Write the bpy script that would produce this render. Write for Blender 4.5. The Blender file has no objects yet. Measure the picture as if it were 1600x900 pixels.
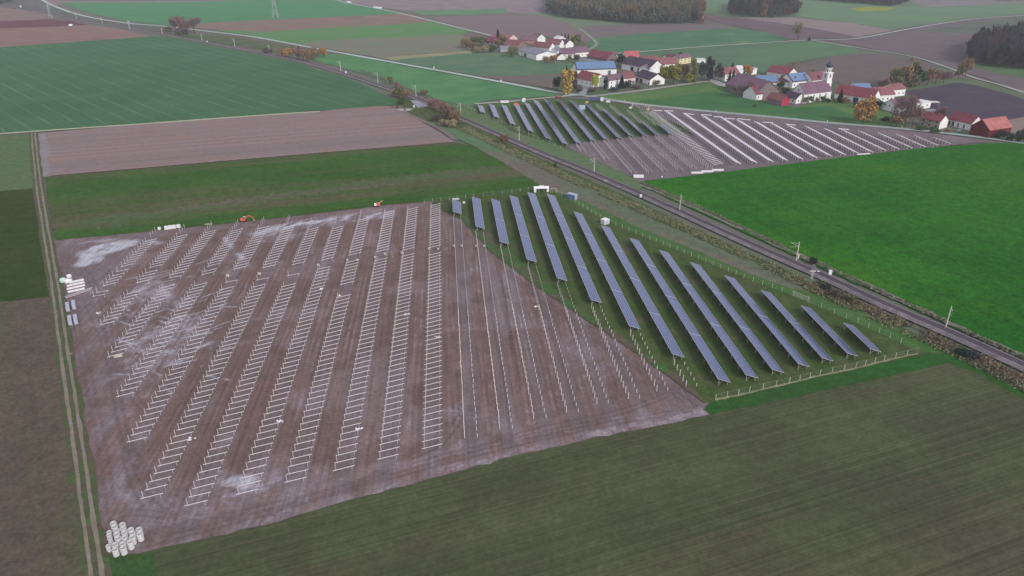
import bpy, bmesh, math, random
import numpy as np
from mathutils import Vector, Matrix
from math import sin, cos, tan, atan, radians, pi, sqrt, exp, atan2
random.seed(7); RNG = np.random.default_rng(7)
C = bpy.context.scene.collection
scene = bpy.context.scene

# ------------------------------------------------------------------ camera model
FPX, EY, H = 1150.0, 105.0, 120.0          # focal length in 1600-px pixels, horizon above frame, flying height
TH = atan((450 + EY) / FPX)
AZ = radians(5.1)                          # bearing of the rows of the near park
AF = radians(6.3)                          # bearing of the rows of the far park
def G(px, py, z=0.0):
    """survey point of the photograph brought down to height z above the plain"""
    x = (px - 800) / FPX; y = (py - 450) / FPX
    dz = -(sin(TH) + cos(TH) * y); dy = cos(TH) - sin(TH) * y
    t = (z - H) / dz
    return Vector((x * t, dy * t, z))
def W(s, v, z=0.0, a=AZ):
    return Vector((-s * sin(a) + v * cos(a), s * cos(a) + v * sin(a), z))
def SV(p, a=AZ):
    return (-p[0] * sin(a) + p[1] * cos(a), p[0] * cos(a) + p[1] * sin(a))
def mpp(p):                                # metres per photo pixel near a ground point
    return (p[1] * cos(TH) + H * sin(TH)) / FPX

cam_d = bpy.data.cameras.new('camera'); cam = bpy.data.objects.new('camera', cam_d); C.objects.link(cam)
cam.location = (0, 0, H); cam.rotation_euler = (pi / 2 - TH, 0, 0)
cam_d.sensor_width = 36; cam_d.lens = FPX / 1600 * 36; cam_d.clip_end = 30000; cam_d.clip_start = 0.5
scene.camera = cam

# ------------------------------------------------------------------ colours
HAZE_K = 0.00012
HAZE_L = (0.40, 0.41, 0.47)
def lin(c):
    c = c / 255.0
    return c / 12.92 if c <= 0.04045 else ((c + 0.055) / 1.055) ** 2.4
def col(r, g, b, dist=0):
    T = exp(-HAZE_K * dist); out = []
    for c, h in zip((r, g, b), HAZE_L):
        out.append(max(0.008, min(0.85, (lin(c) - (1 - T) * h) / T)))
    return tuple(out)
MATS = {}
def nodes(m):
    m.use_nodes = True; nt = m.node_tree
    return nt, nt.nodes, nt.links, nt.nodes['Principled BSDF']
def mat(name, c, rough=0.8, var=0.12, scale=1.5, metal=0.0, spec=0.3):
    """plain surface with procedural unevenness"""
    if name in MATS: return MATS[name]
    m = bpy.data.materials.new(name); nt, N, L, P = nodes(m)
    tc = N.new('ShaderNodeTexCoord'); nz = N.new('ShaderNodeTexNoise'); nz.inputs['Scale'].default_value = scale
    nz.inputs['Detail'].default_value = 4
    L.new(tc.outputs['Object'], nz.inputs['Vector'])
    r = N.new('ShaderNodeMapRange'); r.inputs[1].default_value = 0.3; r.inputs[2].default_value = 0.7
    r.inputs[3].default_value = 1 - var; r.inputs[4].default_value = 1 + var; L.new(nz.outputs[0], r.inputs[0])
    mx = N.new('ShaderNodeVectorMath'); mx.operation = 'SCALE'; mx.inputs[0].default_value = c[:3]
    L.new(r.outputs[0], mx.inputs['Scale']); L.new(mx.outputs[0], P.inputs['Base Color'])
    P.inputs['Roughness'].default_value = rough; P.inputs['Metallic'].default_value = metal
    P.inputs['Specular IOR Level'].default_value = spec
    MATS[name] = m; return m

def field_mat(c1, c2, c3=None, patch=(0.55, 0.7), pscale=0.02, stripe=None, grain=0.25, gscale=0.8, patch_aniso=None, fine=0.9):
    """farmland: two tones in soft drifts, a third tone in patches, drill rows / tramlines, fine grain"""
    m = bpy.data.materials.new('farmland'); nt, N, L, P = nodes(m)
    geo = N.new('ShaderNodeNewGeometry')
    def noise(scale, detail=4, rough=0.55, vec=None):
        n = N.new('ShaderNodeTexNoise'); n.inputs['Scale'].default_value = scale; n.inputs['Detail'].default_value = detail
        n.inputs['Roughness'].default_value = rough; L.new(vec or geo.outputs['Position'], n.inputs['Vector']); return n.outputs[0]
    def rng(x, a, b, c=0, d=1):
        r = N.new('ShaderNodeMapRange'); r.inputs[1].default_value = a; r.inputs[2].default_value = b
        r.inputs[3].default_value = c; r.inputs[4].default_value = d; L.new(x, r.inputs[0]); return r.outputs[0]
    def mix(f, a, b):
        n = N.new('ShaderNodeMix'); n.data_type = 'RGBA'
        for i, v in ((0, f), (6, a), (7, b)):
            if isinstance(v, bpy.types.NodeSocket): L.new(v, n.inputs[i])
            elif i == 0: n.inputs[0].default_value = v
            else: n.inputs[i].default_value = tuple(v)[:3] + (1,)
        return n.outputs[2]
    def rot(ang, sx=1, sy=1):
        mp = N.new('ShaderNodeMapping'); mp.vector_type = 'TEXTURE'; mp.inputs['Rotation'].default_value = (0, 0, ang)
        mp.inputs['Scale'].default_value = (sx, sy, 1); L.new(geo.outputs['Position'], mp.inputs['Vector']); return mp.outputs[0]
    base = mix(rng(noise(pscale * 1.7, 5), 0.38, 0.62), c1, c2)
    if c3 is not None:
        vec = rot(patch_aniso, 14, 1) if patch_aniso is not None else None
        base = mix(rng(noise(pscale, 6, 0.62, vec), patch[0], patch[1]), base, c3)
    val = rng(noise(fine, 3, 0.7), 0.25, 0.75, 1 - grain, 1 + grain)
    def mul(a, b):
        n = N.new('ShaderNodeMath'); n.operation = 'MULTIPLY'; L.new(a, n.inputs[0]); L.new(b, n.inputs[1]); return n.outputs[0]
    val = mul(val, rng(noise(0.25, 4, 0.6), 0.3, 0.7, 1 - grain * .55, 1 + grain * .55))
    if stripe:
        for ang, spacing, amp, sharp in stripe:
            # long streaks: noise squeezed along the drill direction
            v = rot(ang, 220, 1)
            val = mul(val, rng(noise(1.0 / spacing, 3, 0.6, v), 0.3, 0.7, 1 - amp, 1 + amp))
            if sharp and sharp[3] >= .4 and sharp[0] < 5:
                v2 = rot(ang, 400, 1); val = mul(val, rng(noise(1.9, 2, .5, v2), .55, .66, 1, .82)); val = mul(val, rng(noise(1.3, 2, .5, rot(ang + .004, 380, 1)), .58, .68, 1, 1.16))
            if sharp:
                sp = N.new('ShaderNodeSeparateXYZ'); L.new(rot(ang), sp.inputs[0])
                w = N.new('ShaderNodeMath'); w.operation = 'MULTIPLY'; L.new(sp.outputs[1], w.inputs[0]); w.inputs[1].default_value = 1.0 / sharp[0]
                fr = N.new('ShaderNodeMath'); fr.operation = 'PINGPONG'; L.new(w.outputs[0], fr.inputs[0]); fr.inputs[1].default_value = 0.5
                t = rng(fr.outputs[0], sharp[1] / sharp[0], sharp[1] / sharp[0] * 1.6, 1, 0)
                t = mul(t, rng(noise(0.03, 3), 0.35, 0.6, 0.15, 1))
                base = mix(mul(t, rng(noise(0.5, 3), 0.0, 1.0, sharp[3] * .6, sharp[3])), base, sharp[2])
    sc = N.new('ShaderNodeVectorMath'); sc.operation = 'SCALE'; L.new(base, sc.inputs[0]); L.new(val, sc.inputs['Scale'])
    L.new(sc.outputs[0], P.inputs['Base Color'])
    P.inputs['Roughness'].default_value = 1.0; P.inputs['Specular IOR Level'].default_value = 0.05
    return m

# ------------------------------------------------------------------ object helpers
def tag(o, label=None, cat=None, group=None, kind=None):
    if label: o['label'] = label
    if cat: o['category'] = cat
    if group: o['group'] = group
    if kind: o['kind'] = kind
    return o
def empty(name, loc=(0, 0, 0), rz=0.0):
    o = bpy.data.objects.new(name, None); C.objects.link(o); o.location = loc; o.rotation_euler = (0, 0, rz)
    o.empty_display_size = 0.5; return o
def link(name, me, parent=None, loc=None, rz=None):
    o = bpy.data.objects.new(name, me); C.objects.link(o)
    if parent: o.parent = parent
    if loc is not None: o.location = loc
    if rz is not None: o.rotation_euler = (0, 0, rz)
    return o
def copy_tree(o, parent=None):
    c = o.copy(); C.objects.link(c)
    if parent: c.parent = parent
    for ch in o.children: copy_tree(ch, c)
    return c
class MB:
    def __init__(self): self.v = []; self.f = []; self.mi = []
    def quadbox(self, P8, mi=0):
        n = len(self.v); self.v += [tuple(p) for p in P8]
        for q in ((0, 3, 2, 1), (4, 5, 6, 7), (0, 1, 5, 4), (1, 2, 6, 5), (2, 3, 7, 6), (3, 0, 4, 7)):
            self.f.append(tuple(n + i for i in q)); self.mi.append(mi)
        return self
    def box(self, x0, x1, y0, y1, z0, z1, mi=0):
        return self.quadbox([(x0, y0, z0), (x1, y0, z0), (x1, y1, z0), (x0, y1, z0), (x0, y0, z1), (x1, y0, z1), (x1, y1, z1), (x0, y1, z1)], mi)
    def bar(self, a, b, w, h=None, mi=0):
        a = Vector(a); b = Vector(b); d = (b - a); L_ = d.length
        if L_ < 1e-6: return self
        d /= L_; up = Vector((0, 0, 1)) if abs(d.z) < 0.95 else Vector((0, 1, 0))
        x = d.cross(up).normalized() * (w / 2); y = x.cross(d).normalized() * ((h or w) / 2)
        return self.quadbox([a - x - y, a + x - y, a + x + y, a - x + y, b - x - y, b + x - y, b + x + y, b - x + y], mi)
    def tube(self, a, b, r0, r1, n=8, mi=0, cap=True):
        a = Vector(a); b = Vector(b); d = (b - a).normalized(); up = Vector((0, 0, 1)) if abs(d.z) < 0.95 else Vector((1, 0, 0))
        x = d.cross(up).normalized(); y = x.cross(d); k = len(self.v)
        for (p, r) in ((a, r0), (b, r1)):
            for i in range(n):
                t = 2 * pi * i / n; self.v.append(tuple(p + (x * cos(t) + y * sin(t)) * r))
        for i in range(n):
            j = (i + 1) % n; self.f.append((k + i, k + j, k + n + j, k + n + i)); self.mi.append(mi)
        if cap:
            self.f.append(tuple(k + i for i in range(n))[::-1]); self.f.append(tuple(k + n + i for i in range(n))); self.mi += [mi, mi]
        return self
    def lathe(self, prof, n=16, c=(0, 0), mi=0):
        k = len(self.v)
        for r, z in prof:
            for i in range(n):
                t = 2 * pi * i / n; self.v.append((c[0] + r * cos(t), c[1] + r * sin(t), z))
        for j in range(len(prof) - 1):
            for i in range(n):
                a = k + j * n + i; b = k + j * n + (i + 1) % n
                self.f.append((a, b, b + n, a + n)); self.mi.append(mi)
        return self
    def poly(self, pts, mi=0):
        n = len(self.v); self.v += [tuple(p) for p in pts]; self.f.append(tuple(range(n, n + len(pts)))); self.mi.append(mi); return self
    def mesh(self, name, mats):
        me = bpy.data.meshes.new(name); me.from_pydata(self.v, [], self.f)
        if not isinstance(mats, (list, tuple)): mats = [mats]
        for m in mats: me.materials.append(m)
        if len(mats) > 1: me.polygons.foreach_set('material_index', self.mi)
        me.update(); return me
    def build(self, name, mats, parent=None, loc=None, rz=None):
        return link(name, self.mesh(name, mats), parent, loc, rz)

def ragged(pts, amp, step):
    out = []
    for i in range(len(pts)):
        a, b = pts[i], pts[(i + 1) % len(pts)]; L_ = (b - a).length; n = max(1, min(220, int(L_ / step)))
        nr = Vector((-(b - a).y, (b - a).x, 0)).normalized() if L_ > 0 else Vector((0, 0, 0))
        for k in range(n):
            p = a.lerp(b, k / n)
            if k: p = p + nr * random.gauss(0, amp)
            out.append(p)
    return out
LEVEL = [0]
def sheet(name, px, m, amp=0.5, step=6.0, z=None, world=None):
    """a field or yard: one flat patch of ground"""
    LEVEL[0] += 1
    zz = z if z is not None else 0.02 + 0.003 * LEVEL[0]
    P = world if world else [G(*p) for p in px]
    if amp: P = ragged(P, amp, step)
    bm = bmesh.new(); vs = [bm.verts.new((p.x, p.y, zz)) for p in P]; f = bm.faces.new(vs); f.normal_update()
    if f.normal.z < 0: f.normal_flip()
    bmesh.ops.triangulate(bm, faces=[f]); me = bpy.data.meshes.new(name); bm.to_mesh(me); bm.free(); me.materials.append(m)
    return tag(link(name, me), kind='structure')
def dist_px(px):
    p = sum((G(*q) for q in px), Vector()) / len(px); return (p - Vector((0, 0, H))).length
def ang_px(a, b):
    p, q = G(*a), G(*b); return atan2(q.y - p.y, q.x - p.x)
def smooth_path(P, n=8):
    out = []
    for i in range(len(P) - 1):
        p0 = P[max(0, i - 1)]; p1 = P[i]; p2 = P[i + 1]; p3 = P[min(len(P) - 1, i + 2)]
        for k in range(n):
            t = k / n
            out.append(0.5 * ((2 * p1) + (p2 - p0) * t + (2 * p0 - 5 * p1 + 4 * p2 - p3) * t * t + (3 * p1 - p0 - 3 * p2 + p3) * t ** 3))
    out.append(P[-1]); return out
def ribbon(name, px, w, m, z, jit=0.0, sub=6, off=0.0):
    P = smooth_path([G(*p) for p in px], sub); mb = MB(); rows = []
    for i, p in enumerate(P):
        d = (P[min(i + 1, len(P) - 1)] - P[max(i - 1, 0)]).normalized(); nr = Vector((-d.y, d.x, 0))
        rows.append((p + nr * (off + w / 2 + random.gauss(0, jit)), p + nr * (off - w / 2 + random.gauss(0, jit))))
    for a, b in rows: mb.v += [(a.x, a.y, z), (b.x, b.y, z)]
    for i in range(len(rows) - 1): mb.f.append((2 * i, 2 * i + 1, 2 * i + 3, 2 * i + 2)); mb.mi.append(0)
    return tag(mb.build(name, m), kind='structure')
# ------------------------------------------------------------------ light: overcast, late in the day
SUN_EL, SUN_AZ = radians(32), radians(142)       # compass bearing from +Y, clockwise: low on the right, a little behind the camera
wd = bpy.data.worlds.new('World'); scene.world = wd; wd.use_nodes = True
wn, wl = wd.node_tree.nodes, wd.node_tree.links; bg = wn['Background']
sky = wn.new('ShaderNodeTexSky'); sky.sky_type = 'NISHITA'; sky.sun_disc = False
sky.sun_elevation = SUN_EL; sky.sun_rotation = SUN_AZ; sky.altitude = 450; sky.air_density = 1.0; sky.dust_density = 4.0; sky.ozone_density = 1.0
mx = wn.new('ShaderNodeMix'); mx.data_type = 'RGBA'; mx.inputs[0].default_value = 0.78
mx.inputs[7].default_value = (8.3, 8.4, 9.4, 1)        # the even cloud deck in front of that sky
wl.new(sky.outputs[0], mx.inputs[6]); wl.new(mx.outputs[2], bg.inputs[0]); bg.inputs[1].default_value = 0.073
sd = bpy.data.lights.new('sun', 'SUN'); sd.energy = 2.4; sd.angle = radians(14); sd.color = (1.0, 0.95, 0.90)
sun = bpy.data.objects.new('sun', sd); C.objects.link(sun)
sdir = Vector((sin(SUN_AZ) * cos(SUN_EL), cos(SUN_AZ) * cos(SUN_EL), sin(SUN_EL)))
sun.rotation_euler = sdir.to_track_quat('Z', 'Y').to_euler(); sun.location = (0, 0, 300)
scene.view_settings.view_transform = 'Standard'; scene.view_settings.look = 'None'
scene.view_settings.exposure = 0.12; scene.view_settings.gamma = 1.0
scene.cycles.max_bounces = 6; scene.cycles.volume_bounces = 1

hz = MB().box(-4600, 4600, -700, 6200, -1.5, 135).build('haze', [])
hm = bpy.data.materials.new('haze_air'); hm.use_nodes = True; hn = hm.node_tree
for n in list(hn.nodes): hn.nodes.remove(n)
ho = hn.nodes.new('ShaderNodeOutputMaterial'); hv = hn.nodes.new('ShaderNodeVolumePrincipled')
hv.inputs['Color'].default_value = (0.92, 0.93, 1.0, 1); hv.inputs['Density'].default_value = HAZE_K; hv.inputs['Anisotropy'].default_value = 0.0
hn.links.new(hv.outputs[0], ho.inputs['Volume']); hz.data.materials.append(hm); tag(hz, kind='stuff')

# ------------------------------------------------------------------ farmland
def fld(name, px, a, b=None, c=None, amp=0.5, step=6, stripe=None, **k):
    d = dist_px(px)
    def tone(q):
        q = list(q); m = sum(q) / 3
        if q[0] > q[1] and q[2] > q[1]: q[1] += .35 * (min(q[0], q[2]) - q[1]); q[2] -= 2
        elif d > 330: q = [m + (x - m) * .88 for x in q]; q[2] -= 5
        return [min(255, x * .95) for x in q]
    b = tone(b or [x * .94 for x in a]); a = tone(a); c = tone(c) if c else None
    ca = col(*a, d); cb = col(*b, d); cc = col(*c, d) if c else None
    st = None
    if stripe:
        st = []
        for q in stripe:
            ang = ang_px(*q[0]); sh = q[3] if len(q) > 3 else None
            if sh: sh = (sh[0], sh[1], col(*sh[2], d), sh[3])
            st.append((ang, q[1], q[2], sh))
    if 'patch_aniso' in k and k['patch_aniso'] is not None: k['patch_aniso'] = ang_px(*k['patch_aniso'])
    far = d > 600
    kw = dict(grain=0.12 if far else 0.32, fine=.35 if far else .9); kw.update(k)
    return sheet(name, px, field_mat(ca, cb, cc, stripe=st, **kw), amp=amp * (2 if far else .45), step=step * (3 if far else .5))
# plain
gm = field_mat(col(112, 120, 112, 1500), col(120, 112, 116, 1500), col(96, 118, 100, 1500), pscale=0.004, grain=0.08)
mb = MB(); mb.poly([(-4500, -650, -0.3), (4500, -650, -0.3), (4500, 6100, -0.3), (-4500, 6100, -0.3)]); tag(mb.build('ground', gm), kind='structure')
N_DIR = ((0, 209), (600, 166))            # long field direction in the north-west
S_DIR = ((400, 823), (1115, 645))
# --- far belt, left of the frame to right
fld('ploughed_field', [(-300, -60), (100, -60), (95, 2), (225, 2), (420, 0), (560, -60), (900, -60), (900, 0), (700, 10), (300, 8), (-300, 8)], (150, 135, 148))
fld('ploughed_field', [(-500, 10), (0, 11), (45, 17), (92, 27), (78, 31), (0, 33), (-500, 50)], (146, 128, 134), stripe=[(N_DIR, 6, .06)])
fld('ploughed_field', [(-500, 52), (0, 33), (80, 30), (112, 33), (138, 39.5), (0, 44.5), (-500, 68)], (122, 92, 108), stripe=[(N_DIR, 6, .06)])
fld('ploughed_field', [(-500, 68), (0, 44.5), (138, 39.5), (175, 43), (236, 57), (0, 74), (-500, 105)], (148, 124, 128), stripe=[(N_DIR, 6, .06)])
fld('meadow', [(-500, -30), (60, -30), (68, 0), (110, 19), (205, 39), (262, 44), (254, 50), (200, 45), (95, 26), (40, 14), (0, 9), (-500, 0)], (122, 122, 128), c=(100, 112, 108))
fld('green_field', [(92, 4), (300, 3), (400, 0), (530, 0), (600, 16), (640, 22), (540, 26), (400, 32), (262, 39), (200, 33), (150, 23)], (92, 144, 116), (98, 146, 122), stripe=[(((110, 15), (270, 36)), 14, .05)])
fld('ploughed_field', [(262, 39), (400, 32), (640, 21), (675, 33), (640, 38), (500, 44), (410, 50), (330, 46)], (144, 126, 126), c=(134, 126, 124), stripe=[(N_DIR, 8, .06)])
fld('green_field', [(330, 46), (410, 50), (500, 44), (640, 37), (675, 33), (740, 48), (720, 56), (610, 58), (500, 64), (470, 69)], (96, 146, 100), (112, 140, 116), stripe=[(N_DIR, 8, .05)])
fld('stubble_field', [(470, 69), (500, 63), (610, 58), (722, 55), (738, 66), (736, 80), (640, 85), (600, 92)], (124, 134, 122), (132, 128, 124), stripe=[(N_DIR, 6, .05)])
fld('meadow', [(598, 91), (650, 85), (736, 79.5), (738, 84), (640, 92), (615, 95)], (152, 152, 128))
fld('green_field', [(612, 95), (640, 91), (738, 83), (800, 82), (840, 96), (870, 99), (905, 97), (945, 108), (925, 114), (872, 116), (790, 119), (745, 118)], (92, 126, 110), (108, 130, 112), stripe=[(N_DIR, 8, .05)])
fld('ploughed_field', [(742, 118), (800, 119), (872, 115), (890, 118), (882, 142), (862, 138), (800, 128)], (122, 106, 116), (112, 112, 110))
fld('green_field', [(480, 92), (500, 83), (560, 88), (600, 97), (700, 115), (800, 134), (880, 149), (760, 157), (738, 164), (700, 160), (662, 148), (600, 125), (540, 107)], (98, 146, 108), (86, 134, 102), stripe=[(((500, 84), (880, 152)), 14, .06)])
fld('meadow', [(300, 55), (350, 55), (480, 76), (505, 84), (490, 94), (470, 88), (400, 76), (320, 64), (260, 52)], (92, 108, 94), (112, 112, 104))
fld('ploughed_field', [(640, -60), (900, -60), (1000, -20), (870, 14), (860, 22), (800, 20), (700, 17), (650, 18), (600, 13), (540, 1)], (150, 136, 150), stripe=[(N_DIR, 10, .05)])
fld('green_field', [(640, 17), (700, 15), (790, 14), (796, 21), (720, 24), (662, 24)], (112, 146, 126))
fld('ploughed_field', [(662, 26), (720, 24.5), (800, 21), (845, 23), (890, 38), (932, 56), (922, 66), (800, 60), (776, 57), (730, 45)], (134, 114, 126), (128, 118, 128), stripe=[(N_DIR, 8, .06)])
fld('meadow', [(800, 21), (860, 20), (900, 26), (960, 36), (1000, 40), (925, 40), (905, 44), (938, 62), (925, 62), (888, 37), (845, 24)], (122, 142, 122), (118, 130, 122))
fld('ploughed_field', [(905, 43), (925, 39), (1000, 38), (1110, 36), (1150, 44), (1100, 48), (1010, 53), (925, 60)], (126, 112, 122), (120, 116, 122), stripe=[(N_DIR, 8, .06)])
fld('green_field', [(925, 60), (1010, 52), (1100, 47), (1150, 43), (1195, 50), (1238, 62), (1100, 73), (975, 83), (960, 86), (930, 86), (915, 72)], (94, 132, 112), (88, 124, 110), c=(122, 140, 116), stripe=[(((960, 80), (1150, 46)), 10, .05)])
fld('green_field', [(925, 88), (960, 85.5), (1100, 74), (1265, 64), (1335, 74), (1345, 84), (1300, 88), (1200, 104), (1215, 120), (1100, 120), (1000, 104)], (104, 134, 112), (96, 122, 110), c=(94, 148, 104), pscale=.006, stripe=[(((1130, 100), (1290, 68)), 12, .06)])
fld('ploughed_field', [(1215, 106), (1300, 88), (1345, 84), (1400, 87), (1440, 94), (1470, 102), (1400, 140), (1380, 150), (1330, 146), (1310, 130), (1200, 122)], (112, 104, 112), (118, 110, 112), stripe=[(((1230, 112), (1400, 88)), 7, .09)])
fld('ploughed_field', [(1090, 26), (1150, 27), (1230, 38), (1290, 48), (1335, 59), (1240, 62.5), (1195, 50), (1150, 42)], (122, 106, 122), stripe=[(((1110, 30), (1240, 56)), 8, .06)])
fld('ploughed_field', [(1150, 26.5), (1240, 27), (1330, 36), (1395, 47), (1340, 58), (1290, 48), (1230, 38)], (150, 134, 140), (140, 128, 136))
fld('green_field', [(1100, 20), (1100, -20), (1700, -40), (1800, 10), (1600, 22), (1500, 30), (1390, 47), (1330, 36), (1240, 26), (1130, 26)], (120, 146, 130), (114, 136, 126), c=(112, 152, 116), pscale=.004, stripe=[(((1240, 10), (1500, 40)), 16, .05)])
fld('ploughed_field', [(1420, 0), (1600, -12), (1800, -25), (1800, 0), (1600, 5), (1440, 12)], (142, 138, 146))
fld('rapeseed_field', [(1330, 13), (1360, 10.5), (1400, 12.5), (1382, 17), (1340, 17.5)], (150, 162, 98))
fld('ploughed_field', [(1290, 63), (1345, 61), (1425, 46), (1520, 30), (1800, 22), (1800, 160), (1620, 152), (1560, 130), (1500, 110), (1440, 90), (1340, 72)], (124, 110, 122), (116, 106, 118), stripe=[(((1300, 64), (1560, 115)), 12, .07)])
fld('meadow', [(1425, 50), (1530, 34), (1600, 26), (1600, 42), (1530, 52)], (112, 122, 122), c=(100, 90, 108))
fld('meadow', [(1505, 98), (1560, 100), (1640, 108), (1640, 126), (1560, 116)], (98, 124, 104))
fld('meadow', [(1395, 142), (1440, 132), (1480, 122), (1520, 124), (1600, 146), (1800, 190), (1800, 208), (1600, 158), (1540, 138), (1500, 130), (1440, 142)], (98, 118, 100), (112, 120, 108))
fld('ploughed_field', [(1400, 144), (1440, 139), (1495, 129), (1530, 134), (1600, 155), (1800, 208), (1800, 240), (1600, 184), (1560, 192), (1530, 196), (1440, 178), (1420, 168)], (88, 78, 98), (94, 84, 104), c=(112, 98, 108), patch=(.62, .75), stripe=[(((1440, 145), (1600, 185)), 7, .08)])
fld('stubble_field', [(1556, 191), (1600, 183), (1800, 236), (1800, 262), (1600, 210), (1562, 206)], (146, 130, 132), (138, 124, 126))
fld('meadow', [(740, 164), (700, 161), (690, 158), (662, 150), (700, 175), (740, 200), (860, 242), (1000, 298), (1010, 280), (880, 230), (800, 205)], (104, 122, 100), (96, 124, 92), c=(122, 118, 108))
fld('meadow', [(925, 152), (960, 147), (1060, 134), (1110, 127.5), (1135, 140), (1185, 158), (1240, 168), (1310, 150), (1380, 170), (1420, 196), (1400, 203), (1300, 193), (1200, 183), (1100, 173), (1000, 162)], (92, 124, 86), (102, 132, 92), stripe=[(((950, 160), (1110, 130)), 6, .05)])
fld('green_field', [(1000, 157), (1130, 141), (1185, 157), (1240, 168), (1300, 166), (1350, 185), (1300, 191), (1200, 181), (1100, 171), (1000, 160)], (72, 116, 86), (80, 124, 90), c=(104, 124, 92))
# village yards
YC = (122, 120, 122)
for q in ([(862, 138), (885, 112), (950, 100), (1060, 92), (1120, 112), (1130, 128), (1060, 136), (1010, 143), (930, 150), (890, 149)],
          [(785, 84), (780, 66), (840, 56), (905, 62), (935, 80), (960, 90), (960, 104), (900, 100), (860, 92)],
          [(1120, 128), (1125, 112), (1190, 112), (1300, 120), (1310, 150), (1256, 160), (1200, 150), (1150, 140)],
          [(1300, 152), (1320, 138), (1400, 140), (1450, 160), (1460, 178), (1400, 178), (1345, 165)]):
    fld('village_yard', q, (112, 114, 112), (104, 110, 104), c=(90, 112, 92), pscale=.05, patch=(.45, .6))
# --- near left belt
fld('green_field', [(-600, 130), (0, 74), (238, 57), (262, 57), (300, 66), (400, 85), (475, 101), (550, 126), (605, 149), (624, 163), (600, 166), (400, 180), (200, 195), (0, 209), (-600, 262)], (84, 122, 100), (78, 116, 96), c=(110, 118, 108), patch=(.62, .78), pscale=.01, patch_aniso=((0, 128), (110, 186)),
    stripe=[(((0, 128), (110, 186)), 3, .05, (14, .5, (122, 134, 112), .6)), (N_DIR, 40, .04)])
fld('ploughed_field', [(57, 209), (200, 196), (400, 181), (600, 166.5), (624, 170), (655, 188), (712, 222), (700, 223), (500, 239), (66, 276)], (142, 126, 132), (146, 126, 128), c=(132, 120, 128), patch=(.5, .7), pscale=.02, patch_aniso=N_DIR, stripe=[(N_DIR, 5, .13)], grain=.16)
fld('gravel_verge', [(57, 210), (70, 209), (80, 275), (66, 277)], (146, 138, 146), amp=2.4, step=3)
fld('green_field', [(-500, 262), (0, 211), (48, 210), (53, 240), (62, 294), (0, 299), (-500, 345)], (100, 116, 96), (94, 120, 92), stripe=[(N_DIR, 3, .04)])
fld('green_field', [(-500, 345), (0, 299), (62, 294), (70, 350), (84, 464), (0, 472), (-500, 530)], (68, 84, 62), (62, 80, 56), stripe=[(((0, 290), (62, 286)), 2, .05)])
fld('ploughed_field', [(-500, 530), (0, 472), (84, 464), (104, 600), (128, 760), (142, 900), (155, 1100), (-700, 1100)], (102, 93, 84), (96, 88, 80), c=(86, 96, 70), patch=(.52, .68), pscale=.03, patch_aniso=((60, 480), (110, 890)), stripe=[(((0, 490), (20, 890)), 2.5, .06)])
fld('green_field', [(70, 277), (500, 240), (700, 224), (712, 223), (740, 228), (800, 262), (866, 292), (848, 297), (760, 303), (690, 313), (590, 322), (400, 345), (86, 376), (78, 330)], (72, 106, 62), (64, 97, 56), c=(104, 96, 86), patch=(.5, .62), pscale=.017, patch_aniso=N_DIR, grain=.34, stripe=[(((80, 290), (100, 370)), 1.6, .05), (N_DIR, 3, .06)])
fld('stubble_field', [(640, 176), (668, 190), (700, 196), (722, 204), (790, 237), (850, 263), (950, 306), (1050, 351), (1150, 396), (1240, 438), (1290, 462), (1233, 452), (1164, 427), (1100, 398), (1000, 358), (910, 315), (852, 295), (800, 262), (740, 228), (700, 208)], (112, 116, 106), (118, 108, 108), c=(96, 118, 96), patch=(.5, .65), pscale=.02, patch_aniso=((850, 280), (1250, 448)), stripe=[(((850, 280), (1250, 448)), 2, .05)])
fld('meadow', [(640, 176), (668, 187), (720, 200), (790, 232), (800, 240), (760, 236), (700, 212)], (96, 124, 98), (100, 128, 104))
fld('meadow', [(612, 150), (664, 160), (720, 186), (790, 222), (850, 250), (950, 294), (1050, 340), (1150, 386), (1240, 428), (1330, 474), (1400, 508), (1500, 552), (1600, 604), (1800, 700), (1800, 760), (1600, 640), (1480, 566), (1400, 530), (1290, 462), (1160, 400), (1080, 367), (1000, 325), (880, 278), (790, 236), (722, 203), (668, 190), (625, 170)], (84, 102, 72), (96, 96, 80), c=(76, 92, 66), pscale=.1, patch=(.45, .6), grain=.45, amp=.8)
# right bright field
fld('green_field', [(1001, 284), (1060, 277), (1130, 269), (1300, 248), (1430, 233), (1545, 224), (1600, 224), (1900, 268), (2300, 420), (2300, 900), (1750, 632), (1600, 563), (1500, 517), (1400, 470), (1300, 427), (1200, 381), (1100, 335), (1040, 308)], (56, 116, 52), (48, 104, 46), c=(72, 120, 52), patch=(.5, .75), pscale=.012, grain=.5, fine=.8, stripe=[(((1040, 300), (1600, 556)), 3, .08, (21, .8, (44, 92, 40), .6)), (((1000, 284), (1430, 233)), 5, .05)])
# bottom-right field and its headland
fld('meadow', [(1100, 640), (1117, 622), (1300, 582), (1435, 552), (1482, 552), (1600, 604), (1800, 700), (1800, 760), (1600, 650), (1480, 574), (1300, 612), (1115, 652)], (54, 96, 52), (60, 90, 54), grain=.3)
fld('green_field', [(168, 868), (215, 866), (400, 824), (800, 714), (900, 692), (1112, 648), (1300, 609), (1480, 568), (1530, 585), (1600, 626), (1900, 790), (1900, 1300), (-100, 1300), (150, 900), (160, 880)], (85, 93, 69), (79, 83, 66), c=(98, 88, 78), patch=(.5, .75), pscale=.02, patch_aniso=S_DIR, grain=.22, stripe=[(S_DIR, 1.0, .10, (3.1, .16, (102, 92, 78), .5)), (S_DIR, 9, .04)])
fld('meadow', [(166, 869), (213, 868), (240, 864), (249, 905), (255, 960), (120, 960), (160, 900)], (70, 88, 56), (60, 96, 58), amp=.3, step=2)
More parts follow.
